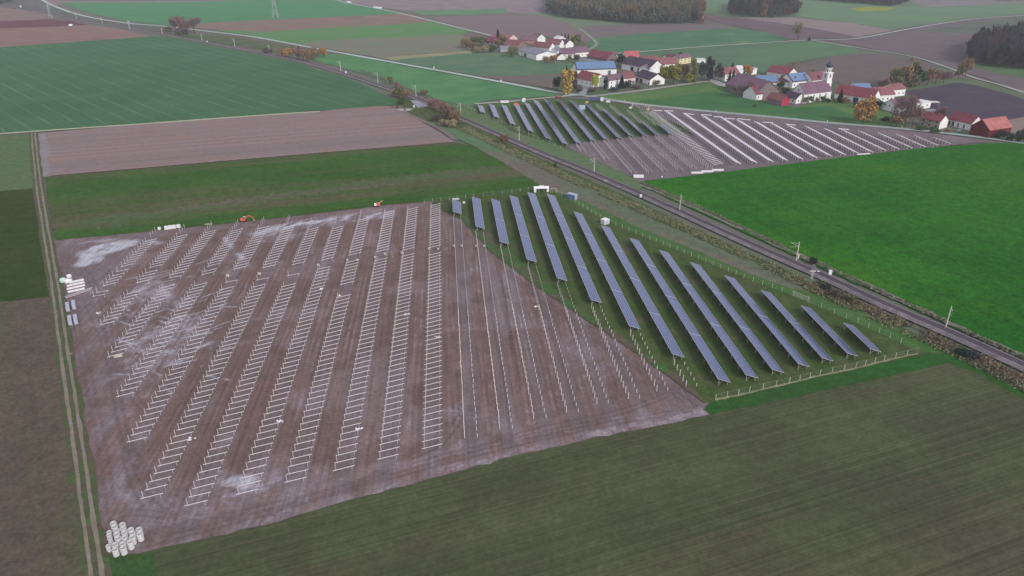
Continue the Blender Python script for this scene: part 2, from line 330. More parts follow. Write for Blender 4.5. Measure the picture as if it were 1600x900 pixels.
# grass under the finished half of the near park
fld('meadow', [(672, 315), (690, 313), (760, 304), (850, 296), (910, 314), (1000, 357), (1100, 397), (1164, 426), (1233, 451), (1290, 461), (1400, 512), (1482, 553), (1435, 556), (1300, 586), (1116, 628), (1100, 630), (1000, 556), (850, 456), (764, 392), (722, 344), (692, 330)], (72, 94, 58), (84, 94, 66), c=(106, 96, 84), patch=(.57, .72), pscale=.05, grain=.3, stripe=[(((854, 303), (924, 469)), 2.2, .12)])
fld('meadow', [(850, 296), (910, 314), (1000, 357), (1100, 397), (1164, 426), (1233, 451), (1290, 461), (1400, 512), (1482, 553), (1440, 551), (1290, 484), (1190, 444), (1040, 384), (950, 346), (886, 312)], (74, 108, 64), (84, 112, 72), grain=.25, amp=.25)
fld('meadow', [(712, 331), (724, 346), (764, 392), (850, 456), (1000, 556), (1090, 622), (1104, 628), (1060, 588), (980, 532), (900, 478), (840, 432), (796, 392), (754, 352)], (72, 108, 64), (90, 96, 74), c=(104, 92, 86), pscale=.07, patch=(.5, .6), amp=.7, step=3)
# far park
fld('meadow', [(735, 165), (800, 159), (890, 153), (930, 156), (985, 165), (1015, 172), (1040, 190), (1080, 208), (1050, 209), (960, 218), (905, 224), (880, 230), (800, 204)], (84, 110, 84), (88, 108, 82), c=(108, 110, 98), pscale=.04, patch=(.55, .7))
fld('construction_ground', [(880, 229), (905, 223), (960, 217), (1050, 208), (1082, 207), (1040, 190), (1015, 172), (985, 164), (930, 156), (880, 153), (925, 151), (1000, 163.5), (1100, 174), (1200, 183), (1300, 193.5), (1400, 202), (1500, 214), (1545, 222), (1500, 226), (1430, 233), (1300, 248), (1130, 269), (1060, 277), (1001, 284), (985, 276), (930, 250)], (124, 110, 122), (116, 104, 116), c=(138, 122, 130), patch=(.5, .7), pscale=.02, stripe=[(((940, 157), (1050, 270)), 3, .08)])
fld('meadow', [(1045, 188), (1062, 196), (1086, 210), (1080, 212), (1060, 202), (1045, 193)], (76, 98, 76), (96, 100, 92))

band = [(120, 350), (160, 338), (230, 333), (300, 322), (400, 306), (480, 298), (560, 284), (640, 275), (700, 266), (770, 262), (800, 268), (760, 272), (700, 278), (600, 290), (520, 302), (430, 313), (330, 328), (240, 342), (150, 356)]
sheet('bare_strip', band, field_mat(col(82, 90, 64), col(72, 94, 58), col(104, 92, 84), pscale=.05, patch=(.5, .62), grain=.35, patch_aniso=ang_px(*N_DIR)), amp=2.2, step=1.3)
# ------------------------------------------------------------------ building-site ground of the near park
def vnoise(s, v, scale, seed, octv=4):
    out = np.zeros_like(s); a = 1.0; tot = 0
    for o in range(octv):
        r = np.random.default_rng(seed + o * 17); g = r.random((257, 257)); sc = scale / (2 ** o)
        x = (s / sc + 500) % 256; y = (v / sc + 500) % 256; xi = x.astype(int); yi = y.astype(int); fx = x - xi; fy = y - yi
        fx = fx * fx * (3 - 2 * fx); fy = fy * fy * (3 - 2 * fy)
        g00 = g[xi, yi]; g10 = g[xi + 1, yi]; g01 = g[xi, yi + 1]; g11 = g[xi + 1, yi + 1]
        out += a * ((g00 * (1 - fx) + g10 * fx) * (1 - fy) + (g01 * (1 - fx) + g11 * fx) * fy); tot += a; a *= 0.55
    return out / tot
ST = 0.55
ss = np.arange(96, 380, ST); vv = np.arange(-172, 100, ST)
S_, V_ = np.meshgrid(ss, vv, indexing='ij')
pale = np.zeros_like(S_); dark = np.zeros_like(S_); lake = np.zeros_like(S_)
def stroke(arr, px, w, amt, soft=0.5, seed=0, breakup=0.5, world=None):
    P = [SV(G(*p)) for p in px] if world is None else world
    P = smooth_path([Vector((a, b, 0)) for a, b in P], 6)
    d = np.full_like(S_, 1e9)
    for a, b in zip(P[:-1], P[1:]):
        lo_s = min(a.x, b.x) - w * 3; hi_s = max(a.x, b.x) + w * 3; lo_v = min(a.y, b.y) - w * 3; hi_v = max(a.y, b.y) + w * 3
        i0 = max(0, int((lo_s - ss[0]) / ST)); i1 = min(len(ss), int((hi_s - ss[0]) / ST) + 1)
        j0 = max(0, int((lo_v - vv[0]) / ST)); j1 = min(len(vv), int((hi_v - vv[0]) / ST) + 1)
        if i0 >= i1 or j0 >= j1: continue
        s = S_[i0:i1, j0:j1]; v = V_[i0:i1, j0:j1]; dx = b.x - a.x; dy = b.y - a.y; L2 = dx * dx + dy * dy + 1e-9
        t = np.clip(((s - a.x) * dx + (v - a.y) * dy) / L2, 0, 1)
        dd = np.hypot(s - a.x - t * dx, v - a.y - t * dy); d[i0:i1, j0:j1] = np.minimum(d[i0:i1, j0:j1], dd)
    m = np.clip((w * .5 * (1 + soft) - d) / (w * soft + 1e-6), 0, 1)
    n = 1 - breakup + breakup * 2 * np.clip(vnoise(S_, V_, 9, 50 + seed, 3) - .15, 0, 1)
    arr[:] = np.maximum(arr, m * n * amt)
def ruts(px, amt, off=0.9, w=0.75, seed=0, arr=None):
    P = smooth_path([Vector(SV(G(*p)) + (0,)) for p in px], 5); A_ = []; B_ = []
    for i, p in enumerate(P):
        d = (P[min(i + 1, len(P) - 1)] - P[max(i - 1, 0)]).normalized(); nr = Vector((-d.y, d.x, 0)) * off
        A_.append(((p + nr).x, (p + nr).y)); B_.append(((p - nr).x, (p - nr).y))
    for q in (A_, B_): stroke(dark if arr is None else arr, None, w, amt, .7, seed, .5, world=q)
def blob(arr, px, rs, rv, amt, ang=0.0, seed=0, rough=.6):
    s0, v0 = SV(G(*px)); ds = S_ - s0; dv = V_ - v0
    a = ds * cos(ang) + dv * sin(ang); b = -ds * sin(ang) + dv * cos(ang)
    r = np.sqrt((a / rs) ** 2 + (b / rv) ** 2) + (vnoise(S_, V_, 12, 90 + seed, 4) - .5) * rough * 2
    arr[:] = np.maximum(arr, np.clip((1.05 - r) / .35, 0, 1) * amt)
# headlands: pale compacted strips
stroke(pale, [(140, 420), (150, 520), (180, 640), (190, 760), (190, 850)], 11, .55, 1.0, 1, .7)
stroke(pale, [(205, 560), (208, 640), (240, 740)], 6, .6, 1.0, 2, .8)
stroke(pale, [(205, 790), (290, 812), (420, 790), (560, 748), (760, 700), (900, 668), (1060, 640)], 8, .55, 1.0, 3, .7)
stroke(pale, [(225, 862), (330, 838), (520, 788), (780, 716), (1000, 664), (1100, 645)], 4.5, 1.0, .8, 4, .5)
stroke(pale, [(90, 379), (190, 370), (400, 350), (560, 330), (690, 318)], 4, .5, .8, 5, .6)
stroke(pale, [(405, 366), (470, 352), (540, 342), (600, 334)], 9, 1.0, .6, 6, .8)
stroke(pale, [(350, 372), (365, 392), (392, 420)], 2.5, .75, .8, 7, .6)
stroke(pale, [(250, 440), (262, 458), (280, 478)], 3, .7, .8, 8, .6)
stroke(pale, [(215, 470), (205, 500), (190, 540), (212, 600)], 3, .7, 1, 9, .8)
for k, (p, rs, rv, a_) in enumerate((((215, 470), 14, 9, .6), ((255, 535), 16, 12, .85), ((285, 515), 12, 7, .6), ((240, 560), 10, 7, .7), ((372, 757), 5, 9, 1.0), ((400, 745), 4, 5, .8), ((300, 790), 7, 9, .5), ((200, 640), 14, 5, .5), ((265, 840), 3, 5, .6), ((560, 700), 10, 3, .3), ((720, 600), 26, 3, .25), ((800, 640), 20, 6, .25), ((940, 560), 18, 9, .3), ((350, 700), 8, 3, .4), ((440, 370), 7, 9, .7), ((520, 350), 6, 9, .6), ((365, 420), 9, 4, .4))):
    blob(pale, p, rs, rv, a_, 0, k, .8)
# many fine pale scrapes left by boots and tracks
for k in range(150):
    if k < 90: px_, py_ = random.gauss(255, 45), random.gauss(500, 55)
    else: px_, py_ = random.uniform(190, 620), random.uniform(345, 460)
    a_ = random.gauss(1.2, .35); l_ = random.uniform(5, 14); s0, v0 = SV(G(px_, py_))
    stroke(pale, None, .55, random.uniform(.4, .9), .8, k, .3, world=[(s0, v0), (s0 - l_ * sin(a_), v0 + l_ * cos(a_) * .45)])
stroke(pale, [(380, 750), (400, 735)], 5, .9, 1, 15, .8)
blob(lake, (147, 396), 8, 8, 1.0, .1, 3, .5); blob(lake, (168, 387), 6, 8, 1.0, 0, 4, .6); blob(lake, (145, 405), 8, 5, .9, 0, 5, .6); blob(lake, (198, 380), 4, 6, .8, 0, 6, .5)
# aisles: warm brown wheelings between the post rows
ROWV = [-131.5, -119.8, -108.8, -97.3, -86.3, -75.0, -63.9, -53.0, -42.4, -31.2, -20.5, -9.5, 1.6, 11.1, 20.7, 30.0, 39.3, 48.6, 57.9]
chalk = np.zeros_like(S_)
stroke(chalk, [(408, 362), (470, 350), (540, 341), (598, 334)], 8, 1.0, .7, 61, .5); stroke(chalk, [(250, 380), (190, 374), (130, 380)], 3, .6, .8, 62, .7)
stroke(chalk, [(352, 372), (368, 392), (388, 415)], 2.0, .7, .8, 63, .7); stroke(chalk, [(245, 440), (262, 462)], 2.2, .7, .8, 64, .6); blob(chalk, (380, 752), 3.5, 6, .8, 0, 65, .8)
for k in range(130):
    px_, py_ = random.gauss(262, 38), random.gauss(510, 42)
    a_ = random.choice((random.gauss(.9, .2), random.gauss(-1.0, .2))); l_ = random.uniform(3, 10); s0, v0 = SV(G(px_, py_))
    stroke(chalk, None, .5, random.uniform(.5, 1), .8, k, .2, world=[(s0, v0), (s0 + l_ * cos(a_), v0 + l_ * sin(a_))])
aisle = np.zeros_like(S_)
for a_, b_ in zip(ROWV[:-1], ROWV[1:]):
    c_ = (a_ + 5.2 + b_) / 2 + .1; w_ = (b_ - a_ - 5.0) / 2
    aisle = np.maximum(aisle, np.clip((w_ + .4 - np.abs(V_ - c_)) / .9, 0, 1))
    for o_ in (-.95, .95):
        d_ = np.abs(V_ - c_ - o_ + (vnoise(S_, V_, 30, int(abs(a_) * 10), 2) - .5) * 1.2)
        tr = np.clip((.55 - d_) / .3, 0, 1) * (vnoise(S_, V_, 22, 5 + int(abs(a_) * 3), 3) > .47) * .45
        if a_ > -60: pale = np.maximum(pale, tr)
        else: dark = np.maximum(dark, tr)
for k, q in enumerate(([(178, 430), (150, 415), (112, 400), (125, 380), (170, 375), (230, 372)], [(128, 420), (160, 470), (175, 560), (190, 660), (205, 740), (230, 790)],
        [(135, 470), (165, 540), (185, 640), (210, 720), (260, 790), (330, 815)], [(190, 520), (185, 600), (196, 680), (230, 745)], [(200, 760), (225, 720), (262, 670), (300, 610)],
        [(262, 830), (285, 770), (310, 700)], [(196, 560), (205, 610), (225, 640)], [(210, 800), (330, 808), (450, 785), (600, 745)], [(230, 850), (360, 815), (500, 775), (700, 720), (900, 672), (1080, 640)],
        [(220, 842), (360, 806), (520, 766), (700, 712), (860, 675), (1000, 645)], [(230, 836), (300, 818), (430, 800)], [(640, 715), (690, 690), (720, 650)], [(780, 690), (840, 672), (980, 640), (1060, 600), (1000, 556)],
        [(1085, 636), (1020, 590), (940, 532), (850, 470), (780, 415)], [(1070, 640), (1000, 588), (900, 515)], [(105, 385), (102, 430), (118, 500), (140, 600), (160, 700), (175, 800)], [(130, 372), (300, 360), (500, 338)], [(185, 465), (215, 440), (240, 410)], [(390, 830), (420, 790), (440, 750)])):
    ruts(q, .75, seed=k)
for k in range(26):                                    # longitudinal wheelings among the bare posts
    v0 = random.uniform(4, 62); s1 = random.uniform(165, 190); s2 = 345 - (v0 * 2.35) - random.uniform(0, 60)
    if s2 > s1: stroke(random.choice((pale, dark)), None, .6, random.uniform(.35, .7), .7, k, .5, world=[(s1, v0), ((s1 + s2) / 2, v0 + random.gauss(0, 1)), (s2, v0 + random.gauss(0, 1.5))])
for k in range(40):
    s0, v0 = random.uniform(150, 175), random.uniform(-5, 60)
    stroke(pale, None, .6, .45, .8, k, .4, world=[(s0, v0), (s0 + random.uniform(-3, 3), v0 + random.uniform(6, 16))])
soil = vnoise(S_, V_, 26, 300, 5)
rust = np.clip((vnoise(S_, V_, 16, 400, 3) - .55) * 5, 0, 1) * aisle
pale = np.clip(pale * (.34 + .8 * np.clip((vnoise(S_, V_, 3.4, 777, 4) - .47) * 7, 0, 1)) * (.5 + .6 * np.clip((vnoise((S_ * .6 + V_ * .8) * .18, S_ * .8 - V_ * .6, 2.6, 888, 3) - .4) * 6, 0, 1)) + np.clip((vnoise(S_, V_, 18, 500, 5) - .58) * 3, 0, .25), 0, 1)
fine_n = vnoise((S_ * .7 + V_ * .7) * .35, S_ * .7 - V_ * .7, 2.2, 911, 4)
lake = np.maximum(lake * np.clip(.7 + (vnoise(S_, V_, 3, 912, 3) - .4) * 2, 0, 1), chalk * np.clip((fine_n - .40) * 8, 0, 1))
me = bpy.data.meshes.new('construction_ground'); ni, nj = S_.shape
X_ = -S_ * sin(AZ) + V_ * cos(AZ); Y_ = S_ * cos(AZ) + V_ * sin(AZ)
co = np.stack([X_, Y_, np.full_like(X_, 0.0)], -1).reshape(-1, 3)
ii, jj = np.meshgrid(np.arange(ni - 1), np.arange(nj - 1), indexing='ij'); a = (ii * nj + jj).ravel()
quads = np.stack([a, a + 1, a + nj + 1, a + nj], -1)
def poly_inside(P, x, y):
    ins = np.zeros(x.shape, bool); n = len(P)
    for i in range(n):
        x1, y1 = P[i][0], P[i][1]; x2, y2 = P[(i + 1) % n][0], P[(i + 1) % n][1]
        c = ((y1 > y) != (y2 > y)) & (x < (x2 - x1) * (y - y1) / (y2 - y1 + 1e-12) + x1); ins ^= c
    return ins
keep_poly = [G(*p) for p in [(66, 370), (86, 366), (400, 338), (690, 305), (726, 314), (790, 380), (875, 446), (1020, 550), (1130, 634), (1120, 658), (800, 726), (400, 836), (215, 880), (150, 880), (118, 760), (88, 520)]]
cx = X_[:-1, :-1].ravel(); cy = Y_[:-1, :-1].ravel(); k_ = poly_inside(keep_poly, cx, cy); quads = quads[k_]
used = np.unique(quads); remap = np.full(len(co), -1); remap[used] = np.arange(len(used)); quads = remap[quads]; co = co[used]
me.vertices.add(len(co)); me.vertices.foreach_set('co', co.ravel().astype(np.float32))
me.loops.add(quads.size); me.loops.foreach_set('vertex_index', quads.ravel().astype(np.int32))
me.polygons.add(len(quads)); me.polygons.foreach_set('loop_start', np.arange(0, quads.size, 4, dtype=np.int32)); me.polygons.foreach_set('loop_total', np.full(len(quads), 4, dtype=np.int32))
me.update(); me.validate()
def attr(nm, r, g, b):
    ca = me.color_attributes.new(nm, 'FLOAT_COLOR', 'POINT')
    ca.data.foreach_set('color', np.stack([r.ravel()[used], g.ravel()[used], b.ravel()[used], np.ones(len(used))], -1).ravel().astype(np.float32))
attr('soil_wear', pale, dark, lake); attr('soil_kind', aisle, rust, soil)
sm = bpy.data.materials.new('site_soil'); nt, N, L, P = nodes(sm)
def attrn(nm):
    a = N.new('ShaderNodeAttribute'); a.attribute_name = nm; s = N.new('ShaderNodeSeparateColor'); L.new(a.outputs['Color'], s.inputs[0]); return s.outputs
wear = attrn('soil_wear'); kind = attrn('soil_kind'); geo = N.new('ShaderNodeNewGeometry')
def mixc(f, A_, B_):
    n = N.new('ShaderNodeMix'); n.data_type = 'RGBA'; L.new(f, n.inputs[0])
    for i, v in ((6, A_), (7, B_)):
        if isinstance(v, tuple): n.inputs[i].default_value = v + (1,)
        else: L.new(v, n.inputs[i])
    return n.outputs[2]
def nz(scale, a, b, c, d, detail=4, vec=None, r_=.6):
    n = N.new('ShaderNodeTexNoise'); n.inputs['Scale'].default_value = scale; n.inputs['Detail'].default_value = detail; n.inputs['Roughness'].default_value = r_; L.new(vec or geo.outputs['Position'], n.inputs['Vector'])
    r = N.new('ShaderNodeMapRange'); r.inputs[1].default_value = a; r.inputs[2].default_value = b; r.inputs[3].default_value = c; r.inputs[4].default_value = d; L.new(n.outputs[0], r.inputs[0]); return r.outputs[0]
def mulm(a, b, op='MULTIPLY'):
    n = N.new('ShaderNodeMath'); n.operation = op; L.new(a, n.inputs[0])
    if isinstance(b, float): n.inputs[1].default_value = b
    else: L.new(b, n.inputs[1])
    n.use_clamp = True; return n.outputs[0]
base = mixc(nz(.12, .35, .65, 0, 1), col(119, 103, 105), col(107, 95, 96))
base = mixc(kind[0], base, mixc(nz(.2, .35, .65, 0, 1), col(118, 98, 94), col(102, 85, 82)))
base = mixc(mulm(kind[1], .5), base, col(120, 94, 90))
base = mixc(mulm(mulm(wear[0], nz(.8, .3, .6, .35, 1.1)), .85), base, col(158, 147, 158))
base = mixc(mulm(mulm(wear[1], nz(.6, .3, .6, .4, 1.1)), .75), base, col(86, 70, 72))
base = mixc(mulm(wear[2], nz(.9, .25, .55, .6, 1.0)), base, col(186, 187, 200))
mpv = N.new('ShaderNodeMapping'); mpv.vector_type = 'TEXTURE'; mpv.inputs['Rotation'].default_value = (0, 0, pi / 2 + AZ); mpv.inputs['Scale'].default_value = (40, 1, 1); L.new(geo.outputs['Position'], mpv.inputs['Vector'])
val = N.new('ShaderNodeMath'); val.operation = 'MULTIPLY'; L.new(nz(1.0, .3, .7, .72, 1.28, 5, None, .8), val.inputs[0]); L.new(nz(1.1, .3, .7, .80, 1.2, 3, mpv.outputs[0]), val.inputs[1])
sc = N.new('ShaderNodeVectorMath'); sc.operation = 'SCALE'; L.new(base, sc.inputs[0]); L.new(val.outputs[0], sc.inputs['Scale']); L.new(sc.outputs[0], P.inputs['Base Color'])
P.inputs['Roughness'].default_value = .95; P.inputs['Specular IOR Level'].default_value = .1
bmp = N.new('ShaderNodeBump'); bmp.inputs['Strength'].default_value = .5; bmp.inputs['Distance'].default_value = .3; L.new(nz(1.6, .2, .8, 0, 1), bmp.inputs['Height']); L.new(bmp.outputs[0], P.inputs['Normal'])
me.materials.append(sm); tag(link('construction_ground', me), kind='structure')

# ------------------------------------------------------------------ roads, tracks
def road_mat(r, g, b, d=0, var=.1): return field_mat(col(r, g, b, d), col(r * .94, g * .94, b * .93, d), grain=.08 if d > 500 else .15)
ribbon('road', [(40, -20), (66, 0), (100, 15.5), (140, 27), (200, 36.5), (255, 41), (320, 48.5), (400, 58.5), (500, 77), (600, 95), (700, 113), (800, 131.5), (860, 143), (905, 149)], 5.6, road_mat(172, 188, 184, 1000), .240)
ribbon('road', [(480, -14), (525, 0), (560, 8), (600, 15.5), (660, 29), (720, 44), (775, 57.5)], 4.5, road_mat(176, 180, 184, 1400), .240)
ribbon('road', [(880, 150), (905, 149), (935, 153), (1000, 163), (1100, 173.5), (1200, 182.5), (1300, 192.5), (1400, 200.5), (1500, 211), (1600, 224), (1750, 246)], 5.2, road_mat(158, 168, 168, 600), .250)
ribbon('road', [(742, 162.5), (800, 158.5), (860, 152.5), (905, 149)], 3.4, road_mat(168, 172, 160, 700), .245)
ribbon('road', [(915, 151), (940, 149), (1000, 142), (1060, 133.5), (1110, 127), (1125, 130)], 4.6, road_mat(160, 158, 158, 700), .255)
ribbon('road', [(1110, 127), (1134, 136)], 5, road_mat(172, 168, 168, 700), .260)
ribbon('road', [(908, 150), (913, 141), (916, 134)], 6, road_mat(152, 154, 164, 700), .260)
ribbon('road', [(950, 84.5), (1000, 81), (1100, 73), (1240, 64), (1270, 62.6)], 4, road_mat(168, 180, 172, 1000), .240)
ribbon('road', [(1270, 62.6), (1340, 60), (1420, 45.5), (1510, 31), (1600, 24), (1750, 14)], 4, road_mat(172, 176, 178, 1200), .240)
ribbon('road', [(1265, 62.6), (1330, 73), (1400, 84), (1440, 92), (1490, 109), (1520, 121), (1560, 132), (1610, 148), (1700, 176)], 4, road_mat(160, 164, 160, 1000), .240)
ribbon('farm_track', [(905, 44), (918, 54), (932, 68), (920, 78)], 4, road_mat(140, 150, 140, 1000), .240)
ribbon('farm_track', [(-500, 252), (-200, 226), (0, 209.5), (200, 195.5), (400, 181), (500, 174.5)], 3.6, road_mat(172, 174, 152, 450), .240)
ribbon('farm_track', [(500, 174.5), (560, 169), (600, 166.5), (622, 168)], 3.6, road_mat(132, 122, 116, 450), .235)
ribbon('farm_track', [(622, 167), (628, 173), (650, 184), (690, 203), (712, 219)], 3.5, road_mat(124, 114, 112, 400), .235)
ribbon('farm_track', [(624, 171), (634, 172.6), (640, 170)], 6, road_mat(168, 164, 164, 400), .245)
ribbon('farm_track', [(650, 157), (658, 164), (662, 168)], 9, road_mat(150, 150, 166, 400), .245)
TRK = [(52, 208), (56, 250), (62, 300), (70, 350), (80, 410), (91, 480), (102, 560), (114, 640), (127, 730), (138, 810), (150, 890), (162, 990)]
ribbon('track_verge', TRK, 5.2, field_mat(col(72, 92, 56), col(84, 84, 66), col(96, 80, 76), pscale=.15, patch=(.5, .65)), .238, jit=.25)
RM = field_mat(col(120, 114, 104), col(132, 126, 112), col(142, 136, 144), pscale=.1, grain=.14)
for o_ in (-1.0, 1.0): ribbon('wheel_track', TRK, .85, RM, .246, jit=.1, off=o_)
ribbon('gravel_verge', [(1000, 289), (1040, 305), (1100, 331), (1200, 377), (1300, 422), (1400, 466), (1500, 513), (1600, 558), (1800, 650)], 2.2, field_mat(col(122, 122, 112), col(104, 108, 92), col(140, 136, 136), pscale=.1), .23, jit=.5)
# ------------------------------------------------------------------ railway
RAIL = [(-60, -2), (0, 10.5), (45, 17), (90, 26), (150, 36.5), (250, 53), (330, 68), (400, 82), (475, 97.5), (550, 120), (612, 141), (650, 154), (700, 176), (766, 205), (845, 239), (925, 271.5), (1040, 322), (1160, 377), (1281, 430.5), (1384, 478), (1500, 528.5), (1600, 574), (1800, 668)]
RP = smooth_path([G(*p) for p in RAIL], 10)
def sweep(name, prof, m, z0=0.0, P=RP, lo=0):
    mb = MB(); n = len(prof); rows = []
    for i in range(lo, len(P)):
        p = P[i]; d = (P[min(i + 1, len(P) - 1)] - P[max(i - 1, 0)]).normalized(); nr = Vector((-d.y, d.x, 0))
        mb.v += [tuple(p + nr * a + Vector((0, 0, z0 + b))) for a, b in prof]; rows.append(p)
    for i in range(len(rows) - 1):
        for j in range(n - 1):
            a = i * n + j; mb.f.append((a, a + 1, a + n + 1, a + n)); mb.mi.append(0)
    return mb.build(name, m)
bal = field_mat(col(128, 120, 126), col(112, 105, 110), col(142, 136, 142), pscale=.15, grain=.22)
tag(sweep('railway_ballast', [(3.3, .28), (1.9, .95), (-1.9, .95), (-3.3, .28)], bal), kind='structure')
tm = field_mat(col(74, 66, 74), col(86, 78, 84), grain=.2)
tag(sweep('railway_sleepers', [(1.25, .96), (1.25, 1.02), (-1.25, 1.02), (-1.25, .96)], tm), kind='structure')
rm = mat('rail_steel', col(128, 118, 132), .45, .2, metal=.3)
for s_ in (-.75, .75): tag(sweep('railway_rail', [(s_ - .07, 1.02), (s_ - .07, 1.19), (s_ + .07, 1.19), (s_ + .07, 1.02)], rm), kind='structure')
# ------------------------------------------------------------------ racking of the near park
STEEL = mat('galvanised_steel', col(200, 194, 200), .5, .10, metal=.2)
STEELW = mat('bright_steel', col(232, 226, 232), .45, .06, metal=.1)
PINE = mat('weathered_green_post', col(170, 180, 158), .7, .15)
ORD = ['first', 'second', 'third', 'fourth', 'fifth', 'sixth', 'seventh', 'eighth', 'ninth', 'tenth', 'eleventh', 'twelfth', 'thirteenth', 'fourteenth', 'fifteenth', 'sixteenth']
def i_post(h, w=.10):
    mb = MB(); mb.box(-w / 2, w / 2, -.012, .012, -.3, h); mb.box(-w / 2, -w / 2 + .014, -w / 2, w / 2, -.3, h); mb.box(w / 2 - .014, w / 2, -w / 2, w / 2, -.3, h); return mb
ZG = 0.0
STEELD = mat('dull_steel', col(196, 190, 198), .5, .10)
tall_me = i_post(2.35, .15).mesh('tall_post', STEELD); short_me = i_post(1.28, .12).mesh('short_post', STEELD); tall_b = i_post(2.35, .17).mesh('tall_post', STEELW); short_b = i_post(1.28, .16).mesh('short_post', STEELW)
raft_me = MB().quadbox([Vector(p) for p in ((-.1, -.065, .05), (-.1, .065, .05), (-.1, .065, .18), (-.1, -.065, .18), (5.3, -.065, 1.3), (5.3, .065, 1.3), (5.3, .065, 1.43), (5.3, -.065, 1.43))]).mesh('rafter', STEELW)
GRP_F = 'steel support frames of the unfinished solar park'
proto = empty('support_frame'); tag(proto, 'x', 'support frame', GRP_F)
link('rafter', raft_me, proto); link('post', tall_me, proto, (.6, 0, 0)); link('post', short_me, proto, (4.6, 0, 0))
FR = {0: [(253.9, 256.9, 1), (262.8, 274), (276, 276.5, 1), (280.6, 310)], 1: [(231, 257), (264.5, 275.5), (278.7, 313)], 2: [(209, 262), (268, 268.5, 1), (271, 316)], 3: [(186, 262), (269.8, 275.5), (278, 317)],
      4: [(164, 258), (262, 262.5, 1), (274, 320)], 5: [(141.6, 259), (263, 263.5, 1), (274.5, 321.5)], 6: [(138.2, 258), (266, 266.5, 1), (276.5, 315.5)], 7: [(141.1, 269), (271.5, 272, 1), (280, 317)],
      8: [(144.4, 245), (256, 277), (284.3, 326)], 9: [(147.7, 280), (287, 335)], 10: [(151.2, 281), (287.6, 339)], 11: [(154.4, 283), (289.4, 343)]}
frames = []
for r, segs in FR.items():
    for sg in segs:
        n = int((sg[1] - sg[0]) / 2.95) + 1
        for k in range(n): frames.append((r, sg[0] + 2.95 * k, len(sg) > 2))
def dcam(s, v): p = W(s, v); return sqrt(p.x ** 2 + p.y ** 2 + H * H)
frames.sort(key=lambda q: dcam(q[1], ROWV[q[0]]))
ROWDESC = ['outermost frame row beside the farm track', 'second frame row from the farm track', 'third frame row from the farm track', 'fourth frame row from the farm track', 'fifth frame row from the farm track', 'sixth frame row from the farm track',
           'seventh frame row from the farm track', 'eighth frame row, crossing the middle of the site', 'fifth frame row before the bare posts', 'fourth-last frame row, two gaps before the bare posts', 'third-last frame row toward the bare posts', 'last frame row, next to the bare posts']
def frame_pose(o, r, s, flat):
    v = ROWV[r]; o.location = W(s, v) + Vector((0, 0, .02)); o.rotation_euler = (0, 0, AZ + random.gauss(0, .012) - (.16 if flat else 0))
first = True
for r, s, flat in frames[:298]:
    o = proto if first else copy_tree(proto); first = False
    frame_pose(o, r, s, flat); o['label'] = 'steel frame in the ' + ROWDESC[r]
def merged(name, items, mats_):
    """many tiny copies of simple meshes joined into one object"""
    mb = MB()
    for me_, M_ in items:
        n = len(mb.v); mb.v += [tuple(M_ @ v.co) for v in me_.vertices]; k_ = 1 if isinstance(mats_, list) and me_ in (tall_me, short_me) else 0
        for p in me_.polygons: mb.f.append(tuple(n + i for i in p.vertices)); mb.mi.append(k_)
    return mb.build(name, mats_)
items = []
for r, s, flat in frames[298:]:
    M_ = Matrix.Translation(W(s, ROWV[r]) + Vector((0, 0, .02))) @ Matrix.Rotation(AZ - (.16 if flat else 0), 4, 'Z')
    items += [(raft_me, M_), (tall_me, M_ @ Matrix.Translation((.6, 0, 0))), (short_me, M_ @ Matrix.Translation((4.6, 0, 0)))]
# lone posts standing ahead of the rows on the north edge
for r in range(0, 9):
    top = FR[r][-1][1]
    for k in range(3): M_ = Matrix.Translation(W(top + 2.95 * (k + 1), ROWV[r] + .6)); items.append((tall_me, M_))
# far park: the double ladder of rafters still without purlins
fl0, fl1 = SV(G(1018, 176), AF), SV(G(1126, 258), AF)
nl = int((fl0[0] - fl1[0]) / 2.95)
for k in range(nl + 1):
    t = k / nl; s = fl1[0] + (fl0[0] - fl1[0]) * t; v = fl1[1] + (fl0[1] - fl1[1]) * t
    M_ = Matrix.Translation(W(s, v - 4.6, 0, AF)) @ Matrix.Rotation(AF, 4, 'Z') @ Matrix.Diagonal((1.1, 4, 1, 1))
    items += [(raft_me, M_), (tall_me, M_ @ Matrix.Translation((.6, 0, 0))), (short_me, M_ @ Matrix.Translation((4.6, 0, 0)))]
tag(merged('support_frame_mass', items, [STEELW, STEELD]), 'farther steel support frames standing in rows across the unfinished solar park', 'support frames', GRP_F, 'stuff')

# bare posts
posts = []
RV = {1: 1.6, 2: 11.1, 3: 20.7, 4: 30.0, 5: 39.2, 6: 48.6, 7: 57.8, 8: 66.9}
bot = {1: 158, 2: 161, 3: 165, 4: 166.9, 5: 170.2, 6: 172, 7: 175, 8: 176.5}
PAN = {1: ((707, 312.5), (708, 331)), 2: ((738, 308), (743, 354)), 3: ((768, 311), (781, 378)), 4: ((796, 305.5), (823.5, 405.5)), 5: ((824, 300.5), (871, 435)), 6: ((854, 303), (924, 469)), 7: ((896, 331), (984, 510)),
       8: ((939, 352.5), (1051, 554)), 9: ((984, 372.5), (1122, 593)), 10: ((1030, 391), (1165, 586.5)), 11: ((1079, 410), (1205, 578)), 12: ((1133, 431), (1246, 569)), 13: ((1190, 454), (1283, 560)), 14: ((1253, 478), (1321, 552.5)), 15: ((1320, 505), (1357, 546))}
PS = {k: (SV(G(*b, 2.5)), SV(G(*a, 2.5))) for k, (a, b) in PAN.items()}
for r, v in RV.items():
    s = bot[r]
    while s < PS[r][0][0] - 1.5:
        posts.append((r, s, v, 1)); posts.append((r, s, v + 3.3, 0)); s += 2.95
posts.sort(key=lambda q: dcam(q[1], q[2]))
GRP_P = 'bare driven steel posts'
